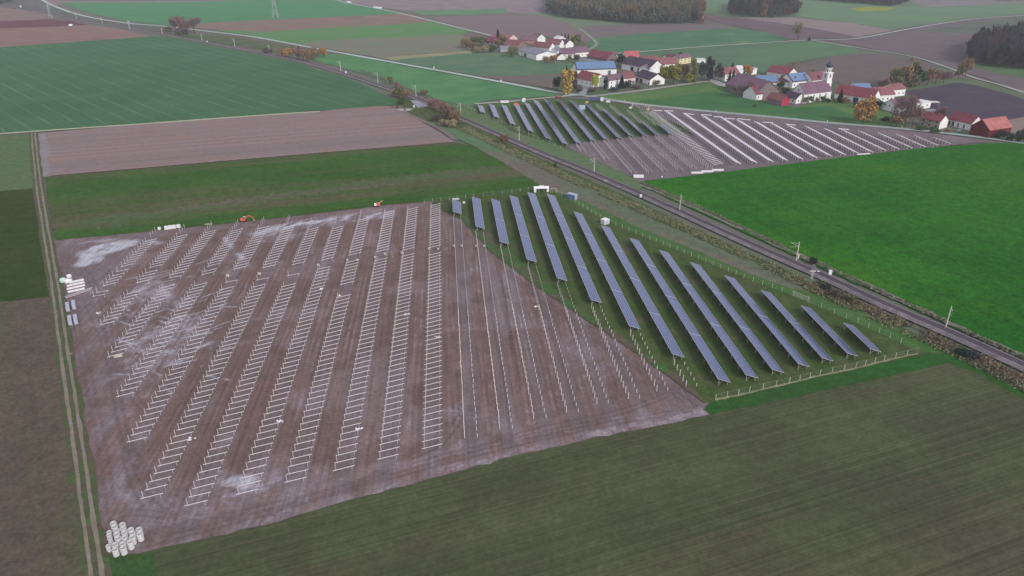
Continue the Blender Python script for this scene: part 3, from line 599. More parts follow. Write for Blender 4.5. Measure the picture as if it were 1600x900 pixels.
for k, (r, s, v, tall) in enumerate(posts[:298]):
    o = link('steel_post', tall_b if tall else short_b); o.location = W(s, v + random.gauss(0, .04)); o.rotation_euler = (random.gauss(0, .012), random.gauss(0, .012), AZ)
    tag(o, '%s bare steel post in the %s post line right of the last support frames' % ('tall' if tall else 'short', ORD[2 * r - 2 + (0 if tall else 1)]), 'post', GRP_P)
items = [((tall_b if t else short_b), Matrix.Translation(W(s, v)) @ Matrix.Rotation(AZ, 4, 'Z')) for r, s, v, t in posts[298:]]
# far park posts below its finished tables
FTOP = [(745, 163.5), (763.5, 162.5), (784, 163.5), (803, 162.5), (820, 160), (837, 156), (855, 155), (873, 155), (892, 157), (914, 161), (940, 170), (969, 177.5), (1001, 189), (1026, 193)]
FBOT = [(750, 174), (772, 182), (797, 192.5), (825, 203.5), (852, 215), (878, 223), (899, 221.5), (921.5, 217.5), (942, 215.5), (963, 213.5), (981, 210), (1003, 210), (1022, 208.5), (1044, 207.5)]
FS = [(SV(G(*b, 2.5), AF), SV(G(*a, 2.5), AF)) for a, b in zip(FTOP, FBOT)]
south = lambda px: 240 + (px - 905) * .48 if px < 985 else 277 - (px - 985) * .075
for k in range(6, 14):
    (s1, v1), _ = FS[k]; s = s1 - 2.5; lim = {6: 240, 7: 252}.get(k, 999)
    while True:
        ok = False
        for dv, me_ in ((.4, tall_b), (3.2, short_b)):
            p = W(s, v1 + dv, 0, AF); d = p.y * cos(TH) + H * sin(TH); px = 800 + FPX * p.x / d; py = 450 + FPX * (H * cos(TH) - p.y * sin(TH)) / d
            if py < min(south(px) - 3, lim) : items.append((me_, Matrix.Translation(p) @ Matrix.Rotation(AF, 4, 'Z') @ Matrix.Diagonal((1.7, 1.7, 1, 1)))); ok = True
        if not ok: break
        s -= 2.95
for k in range(10, 14):                                   # and above the short tables, toward the road
    _, (s2, v2) = FS[k]
    for q in range(1, {10: 8, 11: 12, 12: 14, 13: 16}[k]):
        for dv in (.4, 3.2): items.append((tall_me if dv < 1 else short_me, Matrix.Translation(W(s2 + 2.95 * q, v2 + dv, 0, AF)) @ Matrix.Diagonal((1.7, 1.7, 1, 1))))
for rr, (a_, b_) in enumerate((((985, 163), (1062, 206)), ((1000, 163), (1085, 210)))):
    s1_, s2_ = SV(G(*b_), AF), SV(G(*a_), AF); n_ = int((s2_[0] - s1_[0]) / 2.95)
    for q in range(n_): items.append((tall_me, Matrix.Translation(W(s1_[0] + 2.95 * q, s1_[1] + (s2_[1] - s1_[1]) * q / n_, 0, AF)) @ Matrix.Diagonal((1.7, 1.7, 1, 1))))
tag(merged('steel_post_mass', items, STEEL), 'farther bare steel posts standing in lines across both solar parks', 'posts', GRP_P, 'stuff')

# ------------------------------------------------------------------ solar tables
pm = bpy.data.materials.new('solar_module'); nt, N, L, P = nodes(pm)
tc = N.new('ShaderNodeTexCoord'); sp = N.new('ShaderNodeSeparateXYZ'); L.new(tc.outputs['Object'], sp.inputs[0])
def grid_line(sock, size, w):
    d = N.new('ShaderNodeMath'); d.operation = 'DIVIDE'; L.new(sock, d.inputs[0]); d.inputs[1].default_value = size
    q = N.new('ShaderNodeMath'); q.operation = 'PINGPONG'; L.new(d.outputs[0], q.inputs[0]); q.inputs[1].default_value = .5
    r = N.new('ShaderNodeMath'); r.operation = 'LESS_THAN'; L.new(q.outputs[0], r.inputs[0]); r.inputs[1].default_value = w / size; return r.outputs[0]
def mmax(a, b):
    n = N.new('ShaderNodeMath'); n.operation = 'MAXIMUM'; L.new(a, n.inputs[0]); L.new(b, n.inputs[1]); return n.outputs[0]
fr = mmax(grid_line(sp.outputs[0], 1.0, .022), grid_line(sp.outputs[1], 1.70, .026))
cell = mmax(grid_line(sp.outputs[0], 1.0 / 6, .006), grid_line(sp.outputs[1], .17, .006))
vn = N.new('ShaderNodeTexWhiteNoise'); sn = N.new('ShaderNodeVectorMath'); sn.operation = 'SNAP'; L.new(tc.outputs['Object'], sn.inputs[0]); sn.inputs[1].default_value = (1.0, 1.70, 50); L.new(sn.outputs[0], vn.inputs[0])
mr = N.new('ShaderNodeMapRange'); mr.inputs[3].default_value = .8; mr.inputs[4].default_value = 1.25; L.new(vn.outputs[0], mr.inputs[0])
sv_ = N.new('ShaderNodeVectorMath'); sv_.operation = 'SCALE'; sv_.inputs[0].default_value = (.03, .055, .18); L.new(mr.outputs[0], sv_.inputs['Scale'])
m1 = N.new('ShaderNodeMix'); m1.data_type = 'RGBA'; L.new(cell, m1.inputs[0]); L.new(sv_.outputs[0], m1.inputs[6]); m1.inputs[7].default_value = (.16, .18, .28, 1)
m2 = N.new('ShaderNodeMix'); m2.data_type = 'RGBA'; L.new(fr, m2.inputs[0]); L.new(m1.outputs[2], m2.inputs[6]); m2.inputs[7].default_value = (.32, .37, .50, 1)
L.new(m2.outputs[2], P.inputs['Base Color']); P.inputs['Roughness'].default_value = .2; P.inputs['IOR'].default_value = 1.95; P.inputs['Coat Weight'].default_value = .25; P.inputs['Coat Roughness'].default_value = .17; P.inputs['Coat IOR'].default_value = 1.5; P.inputs['Specular Tint'].default_value = (.66, .80, 1, 1)
ALU = mat('aluminium_edge', col(214, 214, 222), .4, .05, metal=.2)
TW, ZH, ZL = 3.9, 2.55, 1.15
tilt = atan2(ZH - ZL, TW); SL = sqrt(TW ** 2 + (ZH - ZL) ** 2)
def table_mesh(length, frac=1.0):
    mb = MB(); mb.box(0, SL, 0.06, length - .12, 0, .045, 0)
    mb.box(-.06, 0, .06, length - .12, -.02, .05, 1); mb.box(SL, SL + .05, .06, length - .12, -.02, .05, 1)
    mb.box(-.06, SL + .05, 0, .06, -.03, .055, 1); mb.box(-.06, SL + .05, length - .12, length - .06, -.03, .055, 1)
    return mb.mesh('module_table', [pm, ALU])
ra = MB().bar((-.1, 0, ZH - .12), (TW + .1, 0, ZL - .12), .08, .14).mesh('rafter', STEEL)
lt = i_post(2.3, .14).mesh('leg', STEEL); ls = i_post(1.2, .14).mesh('leg', STEEL)
brace = MB().bar((.7, 0, .7), (2.2, 0, ZH - .8), .06, .06).mesh('brace', STEEL)
def purlin_me(length):
    mb = MB(); [mb.bar((x, 0, ZH - .05 - x * tan(tilt)), (x, length, ZH - .05 - x * tan(tilt)), .05, .06) for x in (.3, 3.6)]; return mb.mesh('purlin', STEEL)
def panel_row(name, s1, v1, s2, v2, label, cat, group, a, z=.0, seg=29.5, legs=5.9, tz=1.0):
    """s grows away from the camera; the row starts at its near end"""
    L_ = s2 - s1; skew = atan2(v2 - v1, L_) * .5
    root = empty(name, W(s1, v1, z, a), a); tag(root, label, cat, group)
    n = max(1, round(L_ / seg)); ln = L_ / n
    tm_ = table_mesh(ln); 
    for k in range(n):
        o = link('module_table', tm_, root, (-.0, ln * k, ZH)); o.rotation_euler = (0, tilt, 0)
    pu = link('purlin', purlin_me(L_ - .2), root)
    nl_ = max(2, int(L_ / legs)); st = (L_ - 1.0) / (nl_ - 1)
    for k in range(nl_):
        y = .5 + st * k
        link('rafter', ra, root, (0, y, 0)); link('leg', lt, root, (.6, y, 0)); link('leg', ls, root, (3.3, y, 0))
        if cat and legs < 8: link('brace', brace, root, (0, y, 0))
    return root
NL = ['shortest tilted solar table, alone beside the small open trench by the fence', 'second row of solar modules from the left, still short', 'third row of solar modules from the left of the near park', 'fourth row of solar modules, starting at the north fence',
      'fifth row of solar modules, with its top end left of the white tent', 'sixth row of solar modules, with its top end right of the white tent', 'seventh row of solar modules, starting beside the blue container', 'eighth row of solar modules, ending just below the white transformer box',
      'ninth row of solar modules, reaching lowest toward the dirt corner', 'tenth row of solar modules, second to reach the south fence', 'eleventh row of solar modules in the near park, fifth from the right', 'fourth row of solar modules from the right corner of the near park',
      'third row of solar modules from the right corner, above the gate', 'second-last solar module row toward the right fence corner', 'very short last solar module row in the right fence corner']
for k in range(1, 16):
    (s1, v1), (s2, v2) = PS[k]; vm = (v1 + v2) / 2
    panel_row('solar_panel_row', s1, vm, s2, vm, NL[k - 1], 'solar panels', 'rows of solar modules in the near park', AZ, z=.15)
FL = ['tiny leftmost solar table of the far park by the level crossing'] + ['%s row of solar modules from the left in the far park' % ORD[k] for k in range(1, 12)] + ['short second-last solar row of the far park beside bare posts', 'last narrow solar row of the far park, left of the rafter ladder']
for k in range(14):
    (s1, v1), (s2, v2) = FS[k]; 
    panel_row('solar_panel_row', s1, v1, s2, v1, FL[k], 'solar panels', 'rows of solar modules in the far park', AZ + (AF - AZ) if False else AF, z=.12, legs=9)
# white purlin decks of the far park
RTOP = [(1041, 174), (1069, 177.5), (1097.5, 180.5), (1127.5, 184), (1152, 187.5), (1180, 190), (1206, 193), (1230.5, 195.5), (1259, 197.5), (1289, 201), (1316, 203), (1343, 205), (1373, 208), (1401, 210), (1431, 212.5), (1461, 215.5)]
RBOT = [(1152, 254.5), (1177, 252.5), (1202.5, 251), (1225, 249), (1249, 247), (1271.5, 245), (1294, 242), (1316, 240), (1336, 237.5), (1359, 236), (1379, 233), (1400, 231), (1420, 229), (1440.5, 227.5), (1460.5, 225), (1480, 222.5)]
WHITE = mat('white_coated_steel', col(226, 222, 230, 300), .5, .05)
def deck_me(length):
    mb = MB()
    for x in (.0, .78, 1.56, 2.34, 3.12, 3.84): z = ZH - .05 - x * tan(tilt); mb.bar((x, 0, z), (x, length, z), .26, .09)
    k = .3
    while k < length: mb.bar((-.1, k, ZH - .14), (TW + .05, k, ZL - .14), .12, .1); k += 2.95
    return mb.mesh('purlin_deck', WHITE)
ft = MB().box(-.09, .09, -.09, .09, -.3, 2.3).mesh('leg', STEEL); fs = MB().box(-.09, .09, -.09, .09, -.3, 1.0).mesh('leg', STEEL)
for k, (a_, b_) in enumerate(zip(RTOP, RBOT)):
    (s1, v1), (s2, v2) = SV(G(*b_, 2.0), AF), SV(G(*a_, 2.0), AF); ang = AF - atan2(v2 - v1, s2 - s1); L_ = sqrt((s2 - s1) ** 2 + (v2 - v1) ** 2)
    q = 'first, longest' if k == 0 else ('last, shortest' if k == 15 else ORD[k])
    root = empty('racking_row', W(s1, v1 - 1.2, .1, AF), ang); tag(root, '%s white racking row without modules, counted rightward from the rafter ladder' % q, 'racking', 'white racking rows of the far park')
    link('purlin_deck', deck_me(L_), root); n = int(L_ / 2.95)
    for j in range(n + 1): link('leg', ft, root, (.6, .3 + 2.95 * j, 0)); 
    for j in range(0, n + 1, 2): link('leg', fs, root, (3.3, .3 + 2.95 * j, 0))

# ------------------------------------------------------------------ fences
def fence(px, step, hgt, label, group, skip=()):
    P_ = [G(*p) for p in px]; base = P_[0]; root = empty('wire_fence', (base.x, base.y, 0)); tag(root, label, 'fence', group)
    pmh = MB().box(-.075, .075, -.075, .075, -.2, hgt).mesh('post', PINE); wires = MB(); pts = []
    for a, b in zip(P_[:-1], P_[1:]):
        L_ = (b - a).length; n = max(1, round(L_ / step))
        pts += [a.lerp(b, i / n) for i in range(n)]
        for z in (.12, .6, 1.1, 1.6, hgt - .06): wires.bar(a - base + Vector((0, 0, z)), b - base + Vector((0, 0, z)), .012 if z < hgt - .1 else .02)
        m = int(L_ / .9)
    pts.append(P_[-1]); wires.build('wire', PINE, root)
    for i, p in enumerate(pts[:100]): link('post', pmh, root, p - base)
    br = MB()
    return root
GF = 'wire mesh fences round the solar parks'
fence([(663, 318), (740, 309), (800, 302), (850, 294.5)], 4.6, 2.0, 'wire fence along the north edge behind the short solar rows', GF)
fence([(862, 299), (886, 310), (952, 349), (1015, 375), (1080, 401), (1162, 435), (1237, 462)], 4.0, 2.0, 'wire fence on wooden posts between the near park and the railway field', GF)
fence([(1263, 473), (1303, 491), (1340, 505), (1373, 521), (1407, 537), (1434, 552)], 4.6, 2.1, 'wire fence right of the gate, running to the park corner', GF)
fence([(1434, 552), (1381, 564), (1337, 575), (1281, 587), (1233, 599), (1171, 613), (1118, 625.5)], 4.3, 2.1, 'wire fence along the lower edge of the near park with bare ground under it', GF)
fence([(726, 166), (747, 177), (804, 202), (841, 219), (876, 233)], 6, 2.0, 'wire fence of the far park beside the railway', GF)
ribbon('fence_strip', [(1434, 553), (1381, 565), (1337, 576), (1281, 588), (1233, 600), (1171, 614), (1118, 626.5)], .8, field_mat(col(142, 138, 116), col(120, 124, 96), pscale=.3), .28, jit=.12)
gt = empty('gate', G(1239, 463)); tag(gt, 'wide double wire gate in the fence toward the railway', 'gate')
a_, b_ = Vector((0, 0, 0)), G(1262, 472.5) - G(1239, 463)
mbg = MB()
for z in (.15, 1.1, 2.05): mbg.bar(a_ + Vector((0, 0, z)), b_ + Vector((0, 0, z)), .07)
for i in range(25): p = a_.lerp(b_, i / 24); mbg.bar(p + Vector((0, 0, .15)), p + Vector((0, 0, 2.05)), .03)
mbg.build('leaf', STEELW, gt)
for p in (a_, b_): MB().box(-.1, .1, -.1, .1, 0, 2.3).build('post', STEEL, gt, p)
# open trench-side frame at first row and lilac cables
# ------------------------------------------------------------------ buildings
def vm(name, rgb, px=(1100, 120), **k):
    return mat(name, col(*rgb, dist_px([px])), **k)
WALLM = {'white': vm('white_plaster', (240, 236, 246), var=.06, scale=.4), 'cream': vm('cream_plaster', (216, 196, 196), var=.06, scale=.4), 'yellow': vm('yellow_plaster', (214, 204, 170), var=.05), 'wood': vm('weathered_boards', (128, 118, 122), var=.2, scale=.8),
         'greyw': vm('grey_plaster', (170, 168, 180), var=.08), 'maroon': vm('oxide_boards', (106, 56, 68), var=.12), 'crimson': vm('red_boards', (170, 70, 92), var=.1), 'ivy': vm('ivy_grown_plaster', (168, 160, 150), var=.25, scale=.5), 'brick': vm('reddish_brick', (160, 122, 122), var=.12), 'stone': vm('pale_stone', (176, 164, 152), var=.2, scale=.4)}
def roof_mat(name, rgb):
    c = col(*rgb, 700); m = bpy.data.materials.new(name); nt, N, L, P = nodes(m); tc = N.new('ShaderNodeTexCoord')
    n1 = N.new('ShaderNodeTexNoise'); n1.inputs['Scale'].default_value = .35; n1.inputs['Detail'].default_value = 6; L.new(tc.outputs['Object'], n1.inputs[0])
    w = N.new('ShaderNodeTexWave'); w.inputs['Scale'].default_value = 1.2; w.inputs['Distortion'].default_value = .6; L.new(tc.outputs['Object'], w.inputs[0])
    a = N.new('ShaderNodeMapRange'); a.inputs[1].default_value = .3; a.inputs[2].default_value = .7; a.inputs[3].default_value = .78; a.inputs[4].default_value = 1.2; L.new(n1.outputs[0], a.inputs[0])
    b = N.new('ShaderNodeMapRange'); b.inputs[3].default_value = .93; b.inputs[4].default_value = 1.07; L.new(w.outputs[1], b.inputs[0])
    q = N.new('ShaderNodeMath'); q.operation = 'MULTIPLY'; L.new(a.outputs[0], q.inputs[0]); L.new(b.outputs[0], q.inputs[1])
    s = N.new('ShaderNodeVectorMath'); s.operation = 'SCALE'; s.inputs[0].default_value = c; L.new(q.outputs[0], s.inputs['Scale']); L.new(s.outputs[0], P.inputs['Base Color'])
    P.inputs['Roughness'].default_value = .85; P.inputs['Specular IOR Level'].default_value = .2; return m
ROOFM = {k: roof_mat('roof_' + k, v) for k, v in dict(red=(138, 98, 104), crimson=(128, 80, 92), brown=(118, 98, 108), darkbrown=(98, 78, 90), purple=(122, 100, 116), grey=(132, 130, 146), redbrown=(128, 92, 98), pinkish=(142, 106, 116), salmon=(168, 112, 112), dark=(84, 76, 90), white=(214, 208, 218), greygreen=(124, 130, 136), bright=(176, 104, 114)).items()}
GLASS = mat('window_glass', (.03, .035, .05), .15, .3, spec=.6); DARK = mat('dark_opening', (.025, .025, .03), .7, .2); BRICKC = mat('chimney_brick', col(150, 110, 108, 500)); GRAYD = mat('grey_door', col(110, 112, 130, 600)); BLUED = mat('blue_door', col(56, 66, 96, 500))
spm = bpy.data.materials.new('roof_module'); nt, N, L, P = nodes(spm); tc = N.new('ShaderNodeTexCoord'); sp = N.new('ShaderNodeSeparateXYZ'); L.new(tc.outputs['Object'], sp.inputs[0])
f_ = mmax(grid_line(sp.outputs[0], 3.2, .09), grid_line(sp.outputs[1], 1.9, .10)); m_ = N.new('ShaderNodeMix'); m_.data_type = 'RGBA'; L.new(f_, m_.inputs[0]); m_.inputs[6].default_value = (.11, .20, .36, 1); m_.inputs[7].default_value = (.22, .30, .46, 1)
L.new(m_.outputs[2], P.inputs['Base Color']); P.inputs['Roughness'].default_value = .2
win_me = MB().box(-.55, .55, -.05, .06, 0, 1.25).mesh('window', GLASS)
wfr_me = None
def house(name, Lp, Rp, D, he, hr, wall, roof, label, cat='house', ax='x', nwin=0, two=False, gwin=0, doors=(), chim=0, solar=False, gable=None, over=.5, flat=False, plus=0.0):
    a, b = G(*Lp), G(*Rp); d = b - a; Lx = d.length; rz = atan2(d.y, d.x); root = empty(name, (a.x, a.y, .2), rz); tag(root, label, cat)
    wm = WALLM[wall]; w = MB(); w.box(0, Lx, 0, D, -.4, he)
    if not flat:
        if ax == 'x':
            for x0, x1 in ((0, .3), (Lx - .3, Lx)):
                g = MB(); n = [(x0, 0, he), (x1, 0, he), (x1, D, he), (x0, D, he), (x0, D / 2, hr), (x1, D / 2, hr)]
                tgt = w if gable is None or x0 == 0 else MB()
                k = len(tgt.v); tgt.v += n
                for q in ((0, 4, 3), (1, 2, 5), (0, 1, 5, 4), (3, 4, 5, 2)): tgt.f.append(tuple(k + i for i in q)); tgt.mi.append(0)
                if tgt is not w: tgt.box(Lx + .004, Lx + .12, 0, D, 0, he); tgt.build('gable_wall', WALLM[gable], root)
        else:
            for y0, y1 in ((0, .3), (D - .3, D)):
                k = len(w.v); w.v += [(0, y0, he), (0, y1, he), (Lx, y1, he), (Lx, y0, he), (Lx / 2, y0, hr), (Lx / 2, y1, hr)]
                for q in ((0, 4, 5, 1), (3, 2, 5, 4), (0, 3, 4), (1, 5, 2)): w.f.append(tuple(k + i for i in q)); w.mi.append(0)
    w.build('wall', wm, root)
    r = MB(); t = .28
    if flat: r.box(-.3, Lx + .3, -.3, D + .3, he + .01, he + .35)
    else:
        half = (D if ax == 'x' else Lx) / 2; sl = (hr - he) / half
        def slab(sgn):
            e0 = -over; z0 = he - over * sl + .05
            pts = []
            for (u, z) in ((e0, z0), (half, hr + .05)):
                pts.append((u, z))
            (u0, za), (u1, zb) = pts
            def P3(u, l, z):
                uu = u if sgn < 0 else (2 * half - u)
                return (l, uu, z) if ax == 'x' else (uu, l, z)
            l0, l1 = -over, (Lx if ax == 'x' else D) + over
            r.quadbox([P3(u0, l0, za), P3(u0, l1, za), P3(u1, l1, zb), P3(u1, l0, zb), P3(u0, l0, za + t), P3(u0, l1, za + t), P3(u1, l1, zb + t), P3(u1, l0, zb + t)])
        slab(-1); slab(1)
    ro = r.build('roof', ROOFM[roof], root)
    for c in range(chim):
        px_ = Lx * (.3 + .4 * c) if ax == 'x' else Lx / 2 + .8; py_ = D / 2 - .8 if ax == 'x' else D * (.3 + .4 * c)
        MB().box(px_ - .35, px_ + .35, py_ - .35, py_ + .35, hr - 1, hr + 1.0).build('chimney', BRICKC, ro)
    if solar and not flat:
        half = D / 2; ang = atan2(hr - he, half); ln = sqrt(half ** 2 + (hr - he) ** 2)
        o = MB().box(.4, Lx - .4, .1, ln - .3, .40, .48).build('solar_array', spm, ro, (0, 0, he)); o.rotation_euler = (ang, 0, 0)
    elif solar:
        MB().box(.4, Lx - .4, .4, D - .4, .42, .5).build('solar_array', spm, ro, (0, 0, he))
    for lv in range(2 if two else 1):
        for k in range(nwin): link('window', win_me, root, (Lx * (k + .5 + .04 * ((k * 7) % 3 - 1)) / nwin, 0, (1.0 if two or he < 4 else 1.6) + 2.7 * lv))
    for k in range(gwin): 
        if ax == 'x': link('window', win_me, root, (Lx, D * (k + .7) / (gwin + .4), 1.1 + (2.5 if k % 2 else 0)), pi / 2)
        else: link('window', win_me, root, (Lx * (k + .5) / gwin, 0, he - .4))
    for x0, x1, h_, mm in doors: MB().box(Lx * x0, Lx * x1, -.06, .05, .02, h_).build('door', mm, root)
    return root
HS = [
 ((795, 68.5), (809, 66.5), 15, 5, 9.5, 'cream', 'pinkish', 'cream gabled house behind the brown barn at the left end of the hamlet', dict(ax='y', gwin=1)),
 ((797, 75), (809, 76), 12, 3.5, 7.5, 'brick', 'brown', 'brown roofed outbuilding in front of the cream gabled house', dict()),
 ((808, 79), (824, 76), 20, 4.5, 9.5, 'wood', 'redbrown', 'barn with a grey boarded gable left of the long white hall', dict(ax='y', cat='barn')),
 ((782, 81), (797, 80.5), 8, 3, 5.5, 'greyw', 'grey', 'small pale shed under the trees at the far left of the hamlet', dict(cat='shed')),
 ((815, 68.5), (839, 68.5), 13, 4, 9, 'brick', 'brown', 'long brown roofed barn behind the long white hall', dict(cat='barn')),
 ((839.5, 67), (852, 66), 14, 5, 9.5, 'white', 'brown', 'narrow white gabled house at the end of the long brown barn roof', dict(ax='y', gwin=1)),
 ((832, 79), (858, 82), 12, 4.5, 9.2, 'white', 'redbrown', 'dark red roofed building directly behind the long white hall', dict()),
 ((852, 74), (874, 76), 12, 4.5, 9.2, 'white', 'redbrown', 'dark red roofed building with white right end, second behind the white hall', dict(nwin=2)),
 ((810, 86), (838, 94), 25, 5, 7.8, 'white', 'grey', 'long white hall with a flat grey roof and one dark gate', dict(cat='hall', doors=[(.33, .45, 3.6, DARK)])),
 ((862, 83.5), (871, 84.5), 8, 3.5, 6.5, 'white', 'grey', 'small white house with grey roof between the white hall and the purple roof', dict(ax='y')),
 ((872, 68), (884, 67), 10, 4.8, 7.5, 'white', 'white', 'all white house with pale roof in front of three little spruces', dict(ax='y')),
 ((884, 75), (896, 73.5), 13, 4, 8, 'white', 'dark', 'white gabled house with dark roof at the back right of the hamlet', dict(ax='y')),
 ((878, 91.5), (898, 91), 13, 4.5, 9.5, 'white', 'purple', 'white house under the left half of the long purple brown roof', dict(gable=None, gwin=1)),
 ((899, 90), (920, 88.5), 12, 5, 9.5, 'white', 'purple', 'white house under the right half of the long purple brown roof', dict(nwin=3)),
 ((871, 94), (885, 93.5), 8, 3, 6.3, 'white', 'darkbrown', 'low white gabled cottage by the orange bush', dict(ax='y')),
 ((917, 96), (948, 101.5), 15, 5.5, 11, 'wood', 'crimson', 'big barn with bright red roof and boarded gable', dict(cat='barn')),
 ((904, 99), (931, 104), 7, 3, 5, 'white', 'greygreen', 'low white lean-to with grey roof along the front of the red barn', dict(cat='shed')),
 ((949, 91.5), (965, 91), 9, 3.2, 6.2, 'white', 'brown', 'small white outbuilding behind the boarded gable of the red barn', dict(cat='shed')),
 ((978, 95.5), (999, 94.5), 12, 4.2, 8.6, 'white', 'bright', 'white house with light red roof beside the dark evergreen', dict(nwin=2)),
 ((901, 119), (963, 117), 18, 5.5, 11, 'white', 'dark', 'long barn whose roof is covered in blue solar modules, nearest the crossroads', dict(cat='barn', solar=True, doors=[(.78, .86, 4, GRAYD)])),
 ((899, 131), (927, 137), 15, 5.2, 10.5, 'white', 'crimson', 'white farmhouse with red roof behind the lime green tree', dict(nwin=4, gwin=2, chim=1)),
 ((951, 138.5), (977, 134.5), 11, 6.5, 10, 'white', 'brown', 'two storey white house with brown roof facing the road', dict(nwin=3, two=True, chim=1)),
 ((977, 133), (992, 131), 12, 5.5, 10, 'cream', 'redbrown', 'cream walled house with red brown roof joining the white two storey house', dict(nwin=2, doors=[(.7, .95, 2.6, GRAYD)])),
 ((992, 126), (1015, 133.5), 15, 4.5, 9, 'white', 'dark', 'white garage wing with dark roof and two brown gates', dict(doors=[(.08, .25, 3.2, DARK), (.32, .5, 3.2, DARK), (.9, .96, 2.2, GRAYD)], nwin=0)),
 ((971, 108.5), (1014, 116.5), 20, 5.5, 11.5, 'white', 'dark', 'largest dark roofed barn of the middle farms with open dark bays', dict(cat='barn', doors=[(.33, .44, 4, DARK), (.58, .76, 4.2, DARK)])),
 ((1014, 116.5), (1034, 112.5), 12, 4.5, 8, 'white', 'purple', 'white wing continuing the large dark barn to the right', dict(nwin=3)),
 ((1027, 108.5), (1058, 106), 12, 4.2, 9, 'white', 'red', 'white house with dull red roof behind the yellow green trees', dict(chim=1)),
 ((1003, 100), (1029, 99), 11, 3, 6.5, 'brick', 'redbrown', 'low red brown roofed shed behind the large dark barn', dict(cat='shed')),
 ((1042, 97.5), (1057, 96.5), 9, 4, 7, 'white', 'darkbrown', 'small white house with dark red roof left of the yellow house', dict(nwin=2)),
 ((1061, 101.5), (1079, 98.5), 10, 6, 8.8, 'yellow', 'purple', 'pale yellow two storey house among the trees', dict(nwin=3, two=True)),
 ((1089, 98), (1102, 98), 7, 3, 3, 'white', 'white', 'low flat white garage behind the dark tree belt', dict(flat=True, cat='garage')),
 ((1132, 127.5), (1154, 125), 13, 6.2, 10.5, 'white', 'red', 'tall white house with red roof at the end of the upper village road', dict(nwin=3, two=True, chim=1)),
 ((1152, 115.5), (1161, 115), 8, 4, 6.5, 'white', 'white', 'small white house behind the tall white house with red roof', dict()),
 ((1174, 117), (1182, 116), 8, 5, 7.2, 'white', 'white', 'small white cube house right of the orange tree', dict(flat=True)),
 ((1133, 141.5), (1181, 156), 22, 5.5, 13.5, 'wood', 'purple', 'huge old barn with purple brown roof and grey boarded side', dict(cat='barn', doors=[(.74, .8, 3, GRAYD)])),
 ((1181, 157), (1202, 153), 13, 4.5, 10, 'white', 'crimson', 'white house with bright red roof attached to the huge old barn', dict(nwin=3)),
 ((1197.5, 161.5), (1220, 166.5), 9, 4, 7.8, 'wood', 'redbrown', 'small barn with a crimson gable standing in the meadow', dict(cat='barn', gable='crimson')),
 ((1181, 138), (1214, 138.5), 15, 5, 9.5, 'white', 'red', 'white farmhouse with blue solar modules behind the huge old barn', dict(solar=True, nwin=3)),
 ((1197.5, 119), (1230, 124), 16, 4.2, 8.8, 'white', 'crimson', 'long white hall with red roof at the back edge of the church hamlet', dict(cat='hall')),
 ((1216, 135), (1237, 137.5), 11, 4.5, 8.5, 'white', 'darkbrown', 'dark brown roofed house between the two solar roofs', dict(nwin=2)),
 ((1237, 138), (1266, 134.5), 15, 5.2, 10.5, 'white', 'dark', 'white stable with the largest blue solar roof, behind the church', dict(solar=True, nwin=4, cat='stable')),
 ((1268, 137), (1297, 133.5), 15, 6, 11, 'white', 'redbrown', 'white house with red brown roof just left of the church tower', dict(nwin=3)),
 ((1224, 158), (1243, 162), 10, 3.5, 7, 'white', 'dark', 'low white sacristy house with dark roof before the church', dict(nwin=2, gwin=2)),
 ((1303, 155), (1362, 164), 14, 4.8, 10.5, 'white', 'crimson', 'very long farm building with crimson roof right of the church', dict(cat='barn', doors=[(.5, .64, 3.6, BLUED)])),
 ((1334, 145.5), (1360, 145.5), 13, 3.4, 6.5, 'white', 'grey', 'low white hall with pale blue solar roof behind the crimson roof', dict(solar=True, cat='hall')),
 ((1360, 146), (1369, 147.5), 7, 3, 3, 'white', 'greygreen', 'tiny flat white annex right of the pale blue solar roof', dict(flat=True, cat='garage')),
 ((1368, 160), (1396, 158.5), 13, 5.5, 10, 'white', 'red', 'white house with wide red roof right of the crimson roof', dict(nwin=4, chim=1)),
 ((1394, 151.5), (1413, 149.5), 12, 5.5, 8.8, 'white', 'red', 'second red roofed white house, partly behind the first wide one', dict(nwin=3, chim=1)),
 ((1377.5, 171), (1399, 177), 14, 3.8, 8.6, 'white', 'purple', 'white gabled barn with three small windows below the red roofed houses', dict(ax='y', gwin=3, cat='barn')),
 ((1430, 172.5), (1453, 168.5), 9, 4.5, 4.5, 'white', 'white', 'long flat white modern building behind the bare trees', dict(flat=True, nwin=2)),
 ((1436, 196.5), (1466, 202.5), 10.5, 5.2, 8.8, 'ivy', 'crimson', 'ivy grown farmhouse with bright white gable at the road', dict(nwin=3, two=True, gable='white', chim=2)),
 ((1479, 195), (1515, 203.5), 11, 4.2, 8.8, 'white', 'crimson', 'white stable with dark doors across the farmyard', dict(cat='stable', doors=[(.05, .15, 3, DARK), (.2, .3, 3, DARK), (.45, .51, 2.6, DARK), (.7, .76, 2.6, DARK)])),
 ((1514, 209), (1543, 216), 22, 5.2, 10.5, 'maroon', 'salmon', 'maroon barn with salmon roof at the right end of the village', dict(ax='y', cat='barn')),
]
for hdef in HS:
    k = dict(hdef[8]); house({'barn': 'barn', 'shed': 'shed', 'hall': 'farm_hall', 'garage': 'garage', 'stable': 'stable'}.get(k.get('cat'), 'house'), *hdef[:8], **k)
